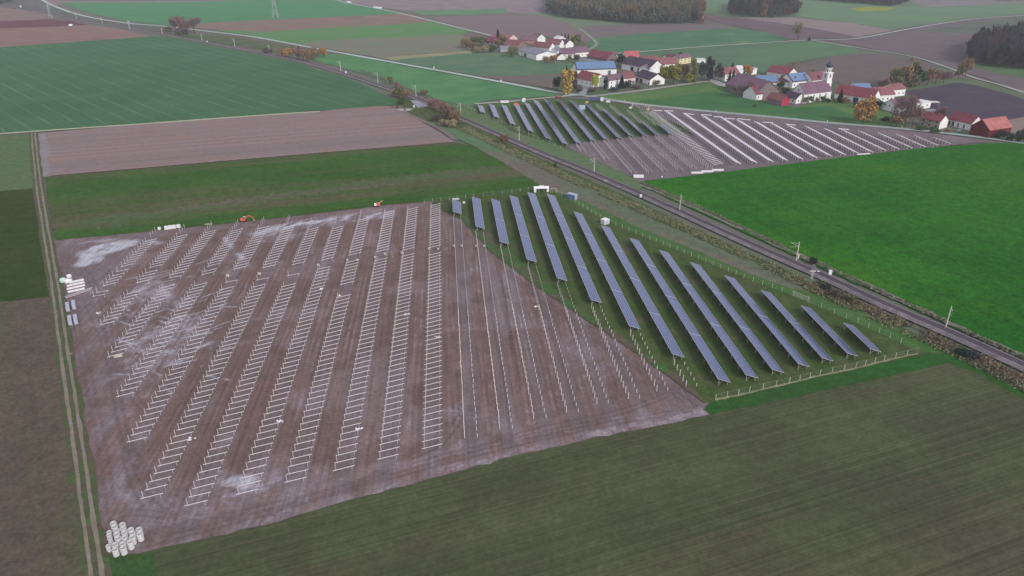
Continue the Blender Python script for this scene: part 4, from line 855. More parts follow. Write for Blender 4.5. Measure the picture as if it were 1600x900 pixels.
# canopies and walls
def simple_wall(px, h, w, label, m):
    mb = MB(); P_ = [G(*p) for p in px]
    for a, b in zip(P_[:-1], P_[1:]): mb.bar(a + Vector((0, 0, h / 2)), b + Vector((0, 0, h / 2)), w, h)
    tag(mb.build('garden_wall', m), label, 'wall')
simple_wall([(1110, 126.5), (1121, 129.5), (1132, 133.5)], 1.4, .5, 'white garden wall at the bend of the upper village road', WALLM['white'])
cp = empty('carport', G(1453, 166)); tag(cp, 'thin white canopy on posts beside the flat white building', 'carport')
MB().box(0, 7, 0, 5, 2.7, 3.0).build('roof', ROOFM['white'], cp)
for x in (.2, 6.6): MB().box(x, x + .2, .2, .4, 0, 2.7).build('post', WALLM['greyw'], cp)
tp = empty('covered_pool', G(1446, 175)); tag(tp, 'grey green domed cover on the lawn by the flat white building', 'pool cover')
mbp = MB()
for i in range(9):
    t0, t1 = pi * i / 9, pi * (i + 1) / 9
    mbp.poly([(0, 2.6 - 2.6 * cos(t0), 1.7 * sin(t0)), (8, 2.6 - 2.6 * cos(t0), 1.7 * sin(t0)), (8, 2.6 - 2.6 * cos(t1), 1.7 * sin(t1)), (0, 2.6 - 2.6 * cos(t1), 1.7 * sin(t1))])
    mbp.poly([(0, 2.6, 0), (0, 2.6 - 2.6 * cos(t0), 1.7 * sin(t0)), (0, 2.6 - 2.6 * cos(t1), 1.7 * sin(t1))]); mbp.poly([(8, 2.6, 0), (8, 2.6 - 2.6 * cos(t0), 1.7 * sin(t0)), (8, 2.6 - 2.6 * cos(t1), 1.7 * sin(t1))])
mbp.build('cover', ROOFM['greygreen'], tp)
# ------------------------------------------------------------------ church
ch = empty('church', G(1255, 161), 0); d_ = G(1297, 155.5) - G(1255, 161); ch.rotation_euler = (0, 0, atan2(d_.y, d_.x)); LX = d_.length
tag(ch, 'white village church with purple brown nave roof and slender onion domed tower', 'church')
WP = WALLM['white']; D_ = 13.0; he, hr = 7.2, 13.8
w = MB(); w.box(0, LX, 0, D_, -.4, he)
for x0, x1 in ((0, .35), (LX - .35, LX)):
    k = len(w.v); w.v += [(x0, 0, he), (x1, 0, he), (x1, D_, he), (x0, D_, he), (x0, D_ / 2, hr), (x1, D_ / 2, hr)]
    for q in ((0, 4, 3), (1, 2, 5), (0, 1, 5, 4), (3, 4, 5, 2)): w.f.append(tuple(k + i for i in q)); w.mi.append(0)
w.build('nave_wall', WP, ch)
r = MB()
for sgn in (0, 1):
    f2 = lambda y: y if sgn == 0 else D_ - y
    r.quadbox([(-.4, f2(-.6), he - .55), (LX + .4, f2(-.6), he - .55), (LX + .4, f2(D_ / 2), hr + .05), (-.4, f2(D_ / 2), hr + .05), (-.4, f2(-.6), he - .25), (LX + .4, f2(-.6), he - .25), (LX + .4, f2(D_ / 2), hr + .35), (-.4, f2(D_ / 2), hr + .35)])
r.build('nave_roof', ROOFM['purple'], ch)
aw = MB().box(-.55, .55, -.06, .08, 0, 2.6); k = len(aw.v)
arch = [(.55 * cos(pi * i / 8), -.06, 2.6 + .55 * sin(pi * i / 8)) for i in range(9)]; aw.poly(arch); arch_me = aw.mesh('window', GLASS)
for i in range(4): link('window', arch_me, ch, (LX * (.14 + .22 * i), 0, 2.4))
link('window', win_me, ch, (0, D_ / 2, 8.4), -pi / 2)
tw = MB(); S0 = 2.75
cxT, cyT = LX + 1.2, D_ / 2 + 1.0
MB().box(cxT - S0, cxT + S0, cyT - S0, cyT + S0, -.4, 12).box(cxT - S0 - .25, cxT + S0 + .25, cyT - S0 - .25, cyT + S0 + .25, 12, 12.5).box(cxT - S0 + .15, cxT + S0 - .15, cyT - S0 + .15, cyT + S0 - .15, 12.5, 19.4).box(cxT - S0 - .25, cxT + S0 + .25, cyT - S0 - .25, cyT + S0 + .25, 19.4, 20.0).build('tower_wall', WP, ch)
oct_ = MB().lathe([(2.4, 20.0), (2.4, 23.2), (2.75, 23.3), (2.75, 23.7), (0, 23.7)], 8, (cxT, cyT)).build('belfry', WP, ch)
dm = mat('verdigris_sheet', col(74, 82, 102, 600), .5, .15)
MB().lathe([(2.5, 23.7), (2.0, 24.1), (1.9, 24.4), (2.6, 25.2), (2.75, 25.8), (2.4, 26.6), (1.4, 27.3), (.7, 27.8), (.3, 28.4), (.12, 29.2), (0, 30.2)], 14, (cxT, cyT)).build('onion_dome', dm, ch)
for (dx, dy, rz) in ((0, -S0 + .13, 0), (-S0 + .13, 0, -pi / 2)):
    for z in (15.8,): link('window', arch_me, ch, (cxT + dx, cyT + dy, z), rz)
for k_ in range(8):
    t = (k_ + .5) * pi / 4; link('window', arch_me, ch, (cxT + 2.22 * cos(t), cyT + 2.22 * sin(t), 20.5), t + pi / 2).scale = (.7, 1, .7)
# ------------------------------------------------------------------ catenary masts
CONC = mat('pale_concrete', col(206, 204, 196, 300), .8, .06)
def mast(px, label, h=8.6, box=False, arm=True, top=None):
    p = G(*px); d = None; j = min(range(len(RP)), key=lambda i: (RP[i] - p).length); q = RP[j] - p; rz = atan2(q.y, q.x)
    root = empty('catenary_mast', (p.x, p.y, .2), rz); tag(root, label, 'mast', 'masts along the railway')
    far = p.length > 700; f_ = 1.0 if not far else 1.3
    MB().tube((0, 0, -.3), (0, 0, h), .22 * f_, .15 * f_, 8).build('pole', CONC, root)
    if arm:
        MB().bar((0, 0, h - .5), (3.2, 0, h - .35), .09).bar((0, 0, h - 1.9), (3.0, 0, h - .4), .08).bar((0, 0, h - 1.9), (3.4, 0, h - 2.2), .06).build('bracket_arm', CONC, root)
    MB().box(-.4, .4, -.4, .4, -.3, .15).build('footing', CONC, root)
    if box: MB().box(-.75, -.2, -.35, .35, 1.6, 3.4).build('switch_box', CONC, root)
MS = [((1476.5, 514.5), 'large catenary mast nearest the right edge of the picture', {}), ((1243.5, 410), 'catenary mast with a switch box on its pole', dict(box=True)), ((1061.5, 331), 'catenary mast at the lower left corner of the bright green field', {}),
      ((928, 271), 'catenary mast below the bare posts of the far park', {}), ((811, 219), 'catenary mast between the far park fence and the track', {}), ((720, 179.5), 'catenary mast at the left corner of the far park', {}), ((650, 150), 'catenary mast by the level crossing shrubs', {}),
      ((590.5, 128.5), 'catenary mast left of the shrubs in the railway bend', {}), ((532.5, 110), 'catenary mast right of the orange bushes', {}), ((476.5, 95), 'catenary mast among the orange bushes', {}), ((421.5, 82.5), 'catenary mast left of the orange bushes', {}),
      ((367, 72.5), 'catenary mast second right of the round bare trees', {}), ((316, 64), 'catenary mast just right of the round bare trees', {}), ((254, 54), 'catenary mast just left of the round bare trees', {}), ((160, 36.5), 'catenary mast far left by the curving road', {}), ((120, 30), 'catenary mast at the far left end of the line', {})]
for p_, l_, k_ in MS: mast(p_, l_, **k_)
sg = empty('railway_signal', G(1268, 436)); tag(sg, 'grey lattice railway signal post beside the track', 'signal')
mbs = MB()
for dx, dy in ((-.3, -.3), (.3, -.3), (.3, .3), (-.3, .3)): mbs.bar((dx, dy, 0), (dx, dy, 6), .07)
for z in range(0, 6): mbs.bar((-.3, -.3, z), (.3, -.3, z + 1), .05).bar((.3, .3, z), (-.3, .3, z + 1), .05).bar((-.3, .3, z), (-.3, -.3, z + 1), .05)
mbs.build('mast_frame', CONC, sg); MB().box(-.45, .45, -.5, -.36, 4.2, 5.9).build('signal_head', mat('signal_plate', col(104, 104, 120)), sg); MB().box(-1.1, 1.1, -.4, .4, 3.3, 3.4).bar((-1.1, -.4, 4.2), (1.1, -.4, 4.2), .05).build('platform', CONC, sg)
def cab(px, l, w, h, label, cat, m, top=None, rz=0.0, name='cabinet', lid=True):
    o = empty(name, G(*px), rz); tag(o, label, cat); MB().box(-l / 2, l / 2, -w / 2, w / 2, 0, h).build('body', m, o)
    if lid: MB().box(-l / 2 - .06, l / 2 + .06, -w / 2 - .06, w / 2 + .06, h + .002, h + .1).build('lid', top or m, o)
    return o
WC = mat('white_sheet_metal', col(232, 230, 236, 250), .5, .04)
for px, s_, l_ in (((1001, 309), 1.0, 'small white track cabinet left of the bright green field'), ((1296.5, 429), 1.1, 'small white track cabinet right of the lattice signal'), ((1278, 428), .7, 'tiny white marker box next to the lattice signal'), ((717, 180), 1.2, 'white track cabinet by the mast at the far park corner'),
                   ((540.5, 115), 1.3, 'white track cabinet right of the orange bushes'), ((324, 67), 1.4, 'white track cabinet right of the round bare trees'), ((32.5, 11.5), 2, 'white track cabinet at the far left end of the railway'), ((647, 168), 1.1, 'white marker post box by the level crossing'), ((783, 128), 1.0, 'white road marker post on the pale road'), ((678, 107), 1.0, 'white road marker left along the pale road')):
    cab(px, s_, s_ * .7, s_ * 1.6, l_, 'cabinet', WC)
# ------------------------------------------------------------------ trees
def leaf_mat(name, rgb, dist, rgb2=None, amt=.35):
    c = tuple(x * 1.3 for x in col(*rgb, dist)); c2 = tuple(x * 1.3 for x in col(*(rgb2 or rgb), dist)); m = bpy.data.materials.new(name); nt, N, L, P = nodes(m)
    tc = N.new('ShaderNodeTexCoord'); n1 = N.new('ShaderNodeTexNoise'); n1.inputs['Scale'].default_value = .45; n1.inputs['Detail'].default_value = 2; L.new(tc.outputs['Object'], n1.inputs[0])
    oi = N.new('ShaderNodeObjectInfo'); n2 = N.new('ShaderNodeTexWhiteNoise'); geo = N.new('ShaderNodeNewGeometry')
    sn = N.new('ShaderNodeVectorMath'); sn.operation = 'SNAP'; sn.inputs[1].default_value = (.6, .6, .6); L.new(tc.outputs['Object'], sn.inputs[0]); L.new(sn.outputs[0], n2.inputs[0])
    x = N.new('ShaderNodeMix'); x.data_type = 'RGBA'; a = N.new('ShaderNodeMapRange'); a.inputs[1].default_value = .35; a.inputs[2].default_value = .65; L.new(n1.outputs[0], a.inputs[0]); L.new(a.outputs[0], x.inputs[0]); x.inputs[6].default_value = c + (1,); x.inputs[7].default_value = c2 + (1,)
    b = N.new('ShaderNodeMapRange'); b.inputs[3].default_value = 1 - amt; b.inputs[4].default_value = 1 + amt; L.new(n2.outputs[0], b.inputs[0])
    b2 = N.new('ShaderNodeMapRange'); b2.inputs[3].default_value = .82; b2.inputs[4].default_value = 1.18; L.new(oi.outputs['Random'], b2.inputs[0])
    q = N.new('ShaderNodeMath'); q.operation = 'MULTIPLY'; L.new(b.outputs[0], q.inputs[0]); L.new(b2.outputs[0], q.inputs[1])
    s = N.new('ShaderNodeVectorMath'); s.operation = 'SCALE'; L.new(x.outputs[2], s.inputs[0]); L.new(q.outputs[0], s.inputs['Scale']); L.new(s.outputs[0], P.inputs['Base Color'])
    P.inputs['Roughness'].default_value = .9; P.inputs['Specular IOR Level'].default_value = .1; return m
KIND = dict(olive=((112, 112, 84), (92, 100, 78)), rust=((130, 110, 90), (112, 98, 84)), orange=((168, 132, 88), (142, 110, 82)), yellow=((164, 142, 88), (142, 124, 84)), lime=((156, 160, 82), (138, 146, 80)), yellowgreen=((140, 134, 66), (104, 112, 72)),
            dark=((60, 72, 70), (52, 62, 62)), brown=((100, 92, 92), (84, 80, 84)), bare=((116, 100, 104), (98, 88, 94)), pink=((154, 96, 118), (132, 88, 104)), conifer=((46, 62, 60), (40, 54, 54)), green=((76, 98, 70), (66, 86, 66)), blackgrey=((74, 76, 84), (62, 66, 74)), redbush=((132, 104, 104), (110, 92, 92)), tan=((150, 138, 116), (120, 112, 92)))
LM = {k: leaf_mat('foliage_' + k, a, 560, b) for k, (a, b) in KIND.items()}
BARK = mat('bark', col(96, 86, 84, 500), .95, .2)
def crown_data(rng, kind, n, H_, R_, leaf, base=.22):
    """leaf clumps spread through a crown volume; H_ total height, R_ radius"""
    q = []
    if kind == 'cone':
        for _ in range(n):
            z = rng.random() ** 1.25; r = R_ * (1 - z) * (.55 + .5 * rng.random()) + .05; t = rng.random() * 2 * pi
            q.append((r * cos(t), r * sin(t), H_ * (.06 + .94 * z), 1.1 - .5 * z))
    elif kind == 'bare':
        lobes = [(rng.normal(0, R_ * .45), rng.normal(0, R_ * .45), H_ * rng.uniform(.45, .85), R_ * rng.uniform(.3, .55)) for _ in range(9)]
        for _ in range(n):
            l = lobes[rng.integers(len(lobes))]; d = rng.normal(size=3); d /= np.linalg.norm(d); rr = l[3] * rng.random() ** .4
            q.append((l[0] + d[0] * rr, l[1] + d[1] * rr, max(H_ * .15, min(H_, l[2] + d[2] * rr * 1.1)), 1.0))
    else:
        m = 11; zc = H_ * (base + (1 - base) * .5); hz_ = H_ * (1 - base) / 2; lobes = [(0, 0, zc, R_ * .62)]
        for k in range(m):
            t = 2 * pi * (k / m + rng.random() * .2); z = rng.uniform(-.75, .8); rad = R_ * .62 * sqrt(max(.05, 1 - z * z * .9)); lobes.append((rad * cos(t), rad * sin(t), zc + hz_ * z * .8, R_ * rng.uniform(.3, .5)))
        if kind == 'column': lobes = [(l[0] * .8, l[1] * .8, H_ * rng.uniform(.12, .88), l[3]) for l in lobes]
        for _ in range(n):
            l = lobes[rng.integers(len(lobes))]; d = rng.normal(size=3); d /= np.linalg.norm(d); rr = l[3] * rng.uniform(.7, 1.08)
            z = l[2] + d[2] * rr * (1.15 if kind == 'column' else .95); q.append((l[0] + d[0] * rr, l[1] + d[1] * rr, max(.15, min(H_, z)), 1.0))
    V, F = [], []
    for x, y, z, s in q:
        c = np.array((x, y, z)); a = rng.normal(size=3); a /= np.linalg.norm(a); b = np.cross(a, rng.normal(size=3)); b /= np.linalg.norm(b)
        if kind == 'bare':
            a = np.array((x * .5, y * .5, H_ * .35)) + rng.normal(size=3) * R_ * .25; a /= np.linalg.norm(a); b = np.cross(a, rng.normal(size=3)); b /= np.linalg.norm(b)
            la, lb = leaf * rng.uniform(1.0, 2.2), leaf * .16
        else: la, lb = leaf * s * rng.uniform(.6, 1.2), leaf * s * rng.uniform(.5, .9)
        k = len(V); V += [c - a * la - b * lb * .6, c - a * la * .2 + b * lb, c + a * la + b * lb * .3, c + a * la * .3 - b * lb]; F.append((k, k + 1, k + 2, k + 3))
    return V, F
def trunk_mb(H_, R_, kind):
    mb = MB(); r = H_ * .028 + .06
    mb.tube((0, 0, -.4), (0, 0, H_ * .5), r, r * .6, 6, cap=False).tube((0, 0, H_ * .5), (.1, .1, H_ * (.95 if kind == 'cone' else .85)), r * .6, r * .15, 5, cap=False)
    if kind != 'cone':
        for k in range(7):
            t = k * 2.4; z0 = H_ * (.3 + .06 * k); mb.tube((0, 0, z0), (R_ * .6 * cos(t), R_ * .6 * sin(t), z0 + H_ * .24), r * .35, r * .1, 4, cap=False)
    return mb
TM = {}
def tree_meshes(kind, shape):
    key = (kind, shape)
    if key not in TM:
        lst = []
        for s in range(2):
            rng = np.random.default_rng(abs(hash((len(kind) * 7 + ord(kind[0]), shape == 'cone', s))) % 99999)
            base = .03 if shape == 'bush' else .2; sh = 'round' if shape == 'bush' else shape
            H_, R_ = 10.0, {'cone': 2.6, 'bush': 5.5, 'round': 4.4, 'column': 2.8, 'bare': 4.6}[shape]
            V, F = crown_data(rng, sh, 1500 if shape == 'bare' else 900, H_, R_, {'bare': .5}.get(shape, .62), base)
            me_ = bpy.data.meshes.new('crown'); me_.from_pydata([tuple(v) for v in V], [], F); me_.materials.append(LM[kind]); me_.update()
            lst.append((me_, trunk_mb(H_, R_, sh).mesh('trunk', BARK), R_))
        TM[key] = lst
    return TM[key]
NTREE = [0]
def tree(x, y, hp, wp, kind, shape, label, cat=None, group=None):
    """x, y: foot in the photograph; hp, wp: height and width there"""
    p = G(x, y); m_ = mpp(p); h = hp * m_ / cos(TH) * .93; w_ = wp * m_; NTREE[0] += 1
    me_, tr, R_ = tree_meshes(kind, shape)[NTREE[0] % 2]; name = {'cone': 'spruce_tree', 'bush': 'shrub', 'bare': 'bare_tree', 'column': 'tree', 'round': 'tree'}[shape]
    o = empty(name, (p.x, p.y, .1), random.uniform(0, 6.28)); o.scale = (w_ / (2 * R_), w_ / (2 * R_), h / 10)
    tag(o, label, cat or ('shrub' if shape == 'bush' else 'tree'), group); link('crown', me_, o); link('trunk', tr, o); return o
TG = 'trees and shrubs in and around the village'
T = [
 (727, 75, 16, 17, 'rust', 'bush', 'rusty shrub at the far left tip of the hamlet garden'), (738, 79, 14, 15, 'rust', 'bush', 'brownish orange shrub second from the left of the hamlet garden'), (741, 70, 12, 14, 'olive', 'round', 'olive tree behind the rusty shrubs of the hamlet garden'),
 (752, 72, 14, 17, 'olive', 'round', 'olive tree left of the pinkish tree'), (768, 72, 15, 19, 'pink', 'round', 'pinkish red tree left of the lone spruce'), (779, 75, 12, 15, 'rust', 'round', 'rusty tree just below the lone spruce'), (786, 68, 13, 15, 'rust', 'round', 'brown orange tree beside the cream gabled house'),
 (746, 82, 10, 12, 'tan', 'bush', 'pale shrub at the meadow edge under the pinkish tree'), (758, 82, 11, 13, 'tan', 'bush', 'greyish shrub right of the pale one at the meadow edge'), (770, 81, 9, 14, 'green', 'bush', 'green bush left of the small pale shed'),
 (778, 61, 15, 8, 'conifer', 'cone', 'lone dark spruce at the end of the thin pale road'), (800, 89, 16, 15, 'olive', 'bush', 'olive and rust bush in front of the small pale shed'), (804, 84, 12, 12, 'rust', 'round', 'rusty tree left of the long white hall'),
 (853, 99, 11, 12, 'rust', 'bush', 'rust coloured bush at the corner of the long white hall'), (864, 98, 12, 14, 'orange', 'bush', 'orange bush in front of the low gabled cottage'), (844, 66, 8, 7, 'dark', 'round', 'small dark tree before the narrow white gable'),
 (877, 60, 7, 3, 'conifer', 'cone', 'leftmost of three tiny spruces behind the all white house'), (883, 62, 9, 4, 'conifer', 'cone', 'middle one of three tiny spruces behind the all white house'), (888, 60, 8, 3, 'conifer', 'cone', 'rightmost of three tiny spruces behind the all white house'),
 (896, 68, 12, 10, 'yellowgreen', 'round', 'yellowish tree right of the three tiny spruces'), (903, 70, 15, 12, 'olive', 'round', 'olive tree at the upper end of the hamlet lane'), (890, 94, 8, 8, 'olive', 'bush', 'small bush between the two white house walls'), (901, 93, 9, 11, 'brown', 'bush', 'brown bush before the long purple brown roof'),
 (937, 103, 9, 10, 'olive', 'bush', 'olive bush at the end of the low lean-to'), (958, 103, 11, 10, 'rust', 'round', 'rust tree right of the boarded gable'), (970, 103, 18, 17, 'dark', 'round', 'round dark evergreen beside the light red roof'),
 (870, 141, 20, 13, 'dark', 'round', 'dark tree left of the big yellow birch'), (886, 146, 36, 24, 'yellow', 'column', 'big yellow birch at the crossroads'), (885, 128, 24, 8, 'conifer', 'cone', 'spruce standing behind the big yellow birch'), (898, 141, 28, 9, 'brown', 'column', 'thin brown tree right of the big yellow birch'), (905, 143, 8, 12, 'brown', 'bush', 'brown shrub before the red roofed farmhouse'),
 (929, 141, 24, 12, 'lime', 'round', 'lime green tree before the white farmhouse'), (946, 140, 20, 8, 'blackgrey', 'column', 'dark slim tree left of the two storey house'), (971, 138, 20, 11, 'conifer', 'cone', 'spruce before the two storey white house'), (981, 137, 11, 13, 'dark', 'bush', 'dark bush right of the spruce at the two storey house'),
 (925, 144, 6, 14, 'brown', 'bush', 'low hedge bush under the lime green tree'), (960, 142, 5, 18, 'blackgrey', 'bush', 'low dark hedge in front of the two storey house'), (995, 138, 5, 16, 'brown', 'bush', 'low brown hedge at the yard entrance'),
 (1025, 133, 8, 13, 'tan', 'bush', 'pale round bush at the white garage gable'), (1036, 131, 27, 16, 'yellowgreen', 'round', 'yellow green tree, left one beside the garage gable'), (1030, 128, 14, 9, 'dark', 'round', 'dark small tree behind the pale round bush'), (1052, 131, 29, 23, 'yellowgreen', 'round', 'big yellow green tree, larger one beside the upper road'),
 (1068, 126, 26, 16, 'rust', 'round', 'rusty orange tree in the middle of the tree belt'), (1060, 121, 16, 12, 'dark', 'round', 'dark tree under the pale yellow house'), (1083, 129, 40, 15, 'olive', 'column', 'tall olive tree in the middle of the tree belt'), (1076, 130, 14, 12, 'yellowgreen', 'bush', 'yellow green bush at the foot of the tall olive tree'),
 (1097, 127, 28, 15, 'blackgrey', 'round', 'dark tree right of the tall olive tree'), (1108, 127, 36, 14, 'blackgrey', 'column', 'tallest dark tree at the right of the tree belt'), (1122, 127, 29, 17, 'brown', 'round', 'last brown grey tree of the belt at the road bend'), (1063, 92, 10, 9, 'green', 'round', 'green tree between the dark red and the yellow house'),
 (1091, 112, 12, 14, 'brown', 'round', 'brown tree behind the dark tree belt'), (1137, 112, 8, 9, 'redbush', 'round', 'dull red tree behind the tall white house'), (1144, 107, 9, 5, 'conifer', 'cone', 'small spruce behind the tall white house'), (1139, 131, 20, 7, 'conifer', 'cone', 'left dark spruce in front of the tall white house'), (1145, 128, 19, 7, 'conifer', 'cone', 'right dark spruce in front of the tall white house'),
 (1154, 110, 7, 9, 'blackgrey', 'bush', 'black bush behind the tall white house'), (1167, 121, 19, 16, 'orange', 'round', 'golden orange tree above the huge old barn'), (1170, 152, 24, 26, 'redbush', 'bare', 'leafless reddish tree before the huge old barn'), (1150, 152, 17, 18, 'bare', 'bare', 'leafless tree left before the huge old barn'),
 (1219, 140, 13, 14, 'green', 'round', 'green tree in the yard between the solar roofs'), (1203, 138, 9, 9, 'brown', 'round', 'small brown tree in the yard of the solar farmhouse'), (1212, 150, 9, 16, 'brown', 'bush', 'brown garden shrub left of the sacristy house'), (1226, 146, 9, 14, 'dark', 'bush', 'dark garden shrub behind the sacristy house'),
 (1250, 137, 6, 10, 'tan', 'bush', 'tan shrub along the stable with the blue roof'), (1276, 135, 16, 7, 'redbush', 'column', 'slim dark red tree before the red brown house'), (1240, 104, 8, 9, 'tan', 'bare', 'pale leafless tree behind the long red roofed hall'), (1270, 116, 8, 8, 'tan', 'bare', 'pale leafless tree behind the blue stable roof'),
 (1257, 161, 9, 8, 'olive', 'bush', 'olive shrub at the church left corner'), (1267, 161, 10, 9, 'olive', 'round', 'bushy tree under the first church window'), (1277, 160, 8, 7, 'tan', 'bush', 'tan shrub under the middle church windows'), (1285, 160, 10, 9, 'green', 'bush', 'green shrub near the church right end'), (1293, 160, 7, 9, 'dark', 'bush', 'dark shrub at the foot of the church tower'),
 (1312, 160, 20, 10, 'conifer', 'cone', 'dark conifer with bare stem before the crimson roof'), (1320, 161, 9, 15, 'rust', 'bush', 'rusty shrub under the crimson roof'), (1304, 160, 6, 10, 'olive', 'bush', 'olive shrub between tower and conifer'), (1338, 168, 7, 14, 'blackgrey', 'bush', 'dark hedge below the crimson roof'),
 (1348, 194, 40, 34, 'orange', 'bush', 'huge orange tree in the meadow by the road'), (1359, 192, 30, 20, 'yellow', 'bush', 'yellow half of the huge orange tree, slightly right'), (1362, 168, 17, 9, 'yellow', 'round', 'golden tree behind the huge orange tree'), (1371, 171, 16, 12, 'dark', 'round', 'dark evergreen left of the three window barn'), (1372, 159, 8, 9, 'conifer', 'bush', 'dark bush before the wide red roofed house'),
 (1385, 189, 7, 18, 'dark', 'bush', 'dark hedge in the meadow right of the orange tree'), (1400, 198, 18, 22, 'rust', 'round', 'rusty tree before the bare tree group'), (1413, 198, 42, 30, 'bare', 'bare', 'tallest leafless tree left of the ivy farmhouse'), (1425, 198, 36, 26, 'redbush', 'bare', 'leafless reddish tree next to the ivy farmhouse'), (1404, 176, 22, 24, 'redbush', 'bare', 'leafless tree before the second red roofed house'),
 (1426, 170, 20, 26, 'redbush', 'bare', 'leafless tree left of the flat white building'), (1472, 178, 10, 18, 'redbush', 'bush', 'dull red shrub on the edge of the dark field'), (1440, 203, 6, 20, 'green', 'bush', 'green hedge left along the ivy farmhouse'), (1460, 206, 6, 20, 'green', 'bush', 'green hedge right along the ivy farmhouse'), (1480, 207, 6, 10, 'rust', 'bush', 'rusty shrub at the farmyard entrance'),
 (1562, 217, 15, 16, 'dark', 'bush', 'dark evergreen shrub right of the salmon roofed barn'), (1577, 220, 12, 14, 'dark', 'bush', 'dark shrub second right of the salmon roofed barn'), (1592, 221, 20, 15, 'dark', 'bush', 'taller dark shrub third right of the salmon roofed barn'), (1606, 224, 14, 16, 'dark', 'bush', 'dark shrub at the right picture edge by the road'),
 (1375, 141, 14, 14, 'bare', 'bare', 'small leafless tree at the left end of the field tree row'), (1386, 141, 18, 14, 'redbush', 'bare', 'second leafless tree of the field tree row'), (1398, 139, 30, 22, 'olive', 'round', 'wide olive tree of the field tree row'), (1411, 136, 34, 20, 'rust', 'round', 'tall rusty tree of the field tree row'), (1425, 135, 36, 20, 'olive', 'column', 'tallest olive tree of the field tree row'),
 (1436, 134, 24, 18, 'green', 'round', 'green tree in the middle of the field tree row'), (1449, 133, 24, 20, 'rust', 'round', 'rust tree right of the middle of the field tree row'), (1461, 131, 20, 18, 'redbush', 'bare', 'leafless reddish tree near the right of the field tree row'), (1474, 130, 17, 18, 'bare', 'bare', 'leafless tree at the right end of the field tree row'),
 (1497, 124, 22, 16, 'olive', 'round', 'olive tree at the roadside, lower of the two'), (1508, 118, 26, 18, 'rust', 'round', 'rust brown tree at the roadside, upper of the two'),
 (1246, 62, 24, 15, 'tan', 'bare', 'single pale leafless tree at the fork of two field roads'), (1264, 63, 6, 4, 'conifer', 'cone', 'tiny spruce at the fork of two field roads'), (1096, 37, 36, 12, 'rust', 'column', 'light rusty tree at the right end of the big wood'), (1193, 27, 20, 12, 'rust', 'column', 'single rusty tree in front of the small round wood'),
 (276, 51, 22, 24, 'bare', 'bare', 'left one of the round bare trees at the railway'), (291, 52, 25, 28, 'redbush', 'bare', 'middle one of the round bare trees at the railway'), (304, 52, 22, 22, 'bare', 'bare', 'right one of the round bare trees at the railway'), (262, 50, 8, 14, 'olive', 'bush', 'low shrub left of the round bare trees'), (285, 54, 12, 24, 'brown', 'bush', 'brown undergrowth shrub below the round bare trees'),
 (441, 89, 14, 14, 'rust', 'bush', 'leftmost orange bush by the railway'), (451, 90, 14, 16, 'orange', 'bush', 'second orange bush by the railway'), (466, 93, 19, 18, 'redbush', 'round', 'brownish tree among the orange bushes by the railway'), (478, 95, 19, 18, 'rust', 'bush', 'large rust bush, middle of the bushes by the railway'), (490, 92, 17, 14, 'rust', 'round', 'rusty tree right of the large rust bush'), (505, 89, 14, 13, 'orange', 'bush', 'rightmost bright orange bush by the railway'), (418, 84, 9, 16, 'brown', 'bush', 'brown shrub left of the orange bushes'),
 (610, 132, 12, 10, 'olive', 'round', 'small olive tree in the railway bend'), (620, 138, 10, 10, 'redbush', 'bush', 'reddish shrub right of the small olive tree'), (625, 152, 16, 18, 'olive', 'bush', 'olive shrub on the bank left of the level crossing'), (634, 155, 14, 16, 'rust', 'bush', 'rusty shrub on the bank left of the level crossing'), (617, 150, 10, 14, 'tan', 'bush', 'tan shrub at the bend of the farm track'), (628, 162, 10, 16, 'green', 'bush', 'green shrub below the bank left of the crossing'),
 (663, 149, 9, 12, 'rust', 'bush', 'rusty shrub just above the level crossing'), (678, 170, 16, 22, 'redbush', 'bush', 'reddish hedge shrub right of the level crossing'), (690, 178, 17, 22, 'redbush', 'bare', 'leafless reddish hedge tree along the track'), (702, 186, 20, 24, 'redbush', 'bush', 'big reddish hedge shrub before the first mast'), (712, 192, 20, 20, 'rust', 'bush', 'rusty shrub at the right end of the hedge'), (693, 197, 12, 18, 'tan', 'bush', 'pale shrub below the reddish hedge'), (706, 199, 12, 18, 'tan', 'bush', 'pale shrub at the lower right of the hedge'), (683, 190, 12, 16, 'brown', 'bush', 'brown shrub below the reddish hedge'),
 (787, 226, 17, 15, 'rust', 'bush', 'single rust bush beside the track below the far park'), (867, 262, 8, 8, 'green', 'bush', 'small green bush below the track'), (1290, 455, 12, 18, 'dark', 'bush', 'dark shrub under the lattice signal'), (1306, 465, 15, 22, 'brown', 'bush', 'brown shrub right of the lattice signal'), (1328, 474, 13, 22, 'olive', 'bush', 'olive shrub on the bank above the wire gate'), (1280, 446, 9, 12, 'green', 'bush', 'green shrub at the foot of the lattice signal'), (1270, 412, 10, 14, 'dark', 'bush', 'dark shrub across the track from the lattice signal'), (1505, 556, 14, 26, 'dark', 'bush', 'dark shrub cushion on the railway bank near the right edge'), (1520, 563, 13, 24, 'blackgrey', 'bush', 'grey shrub cushion on the railway bank near the right edge'),
 (1180, 167, 5, 8, 'olive', 'bush', 'low shrub at the corner of the red roofed house'), (1398, 112, 8, 8, 'tan', 'bare', 'tiny pale leafless tree beside the field road'), (1424, 98, 10, 8, 'tan', 'bare', 'small orange leafless tree beside the field road'),
]
for t in T: tree(*t, group=TG)
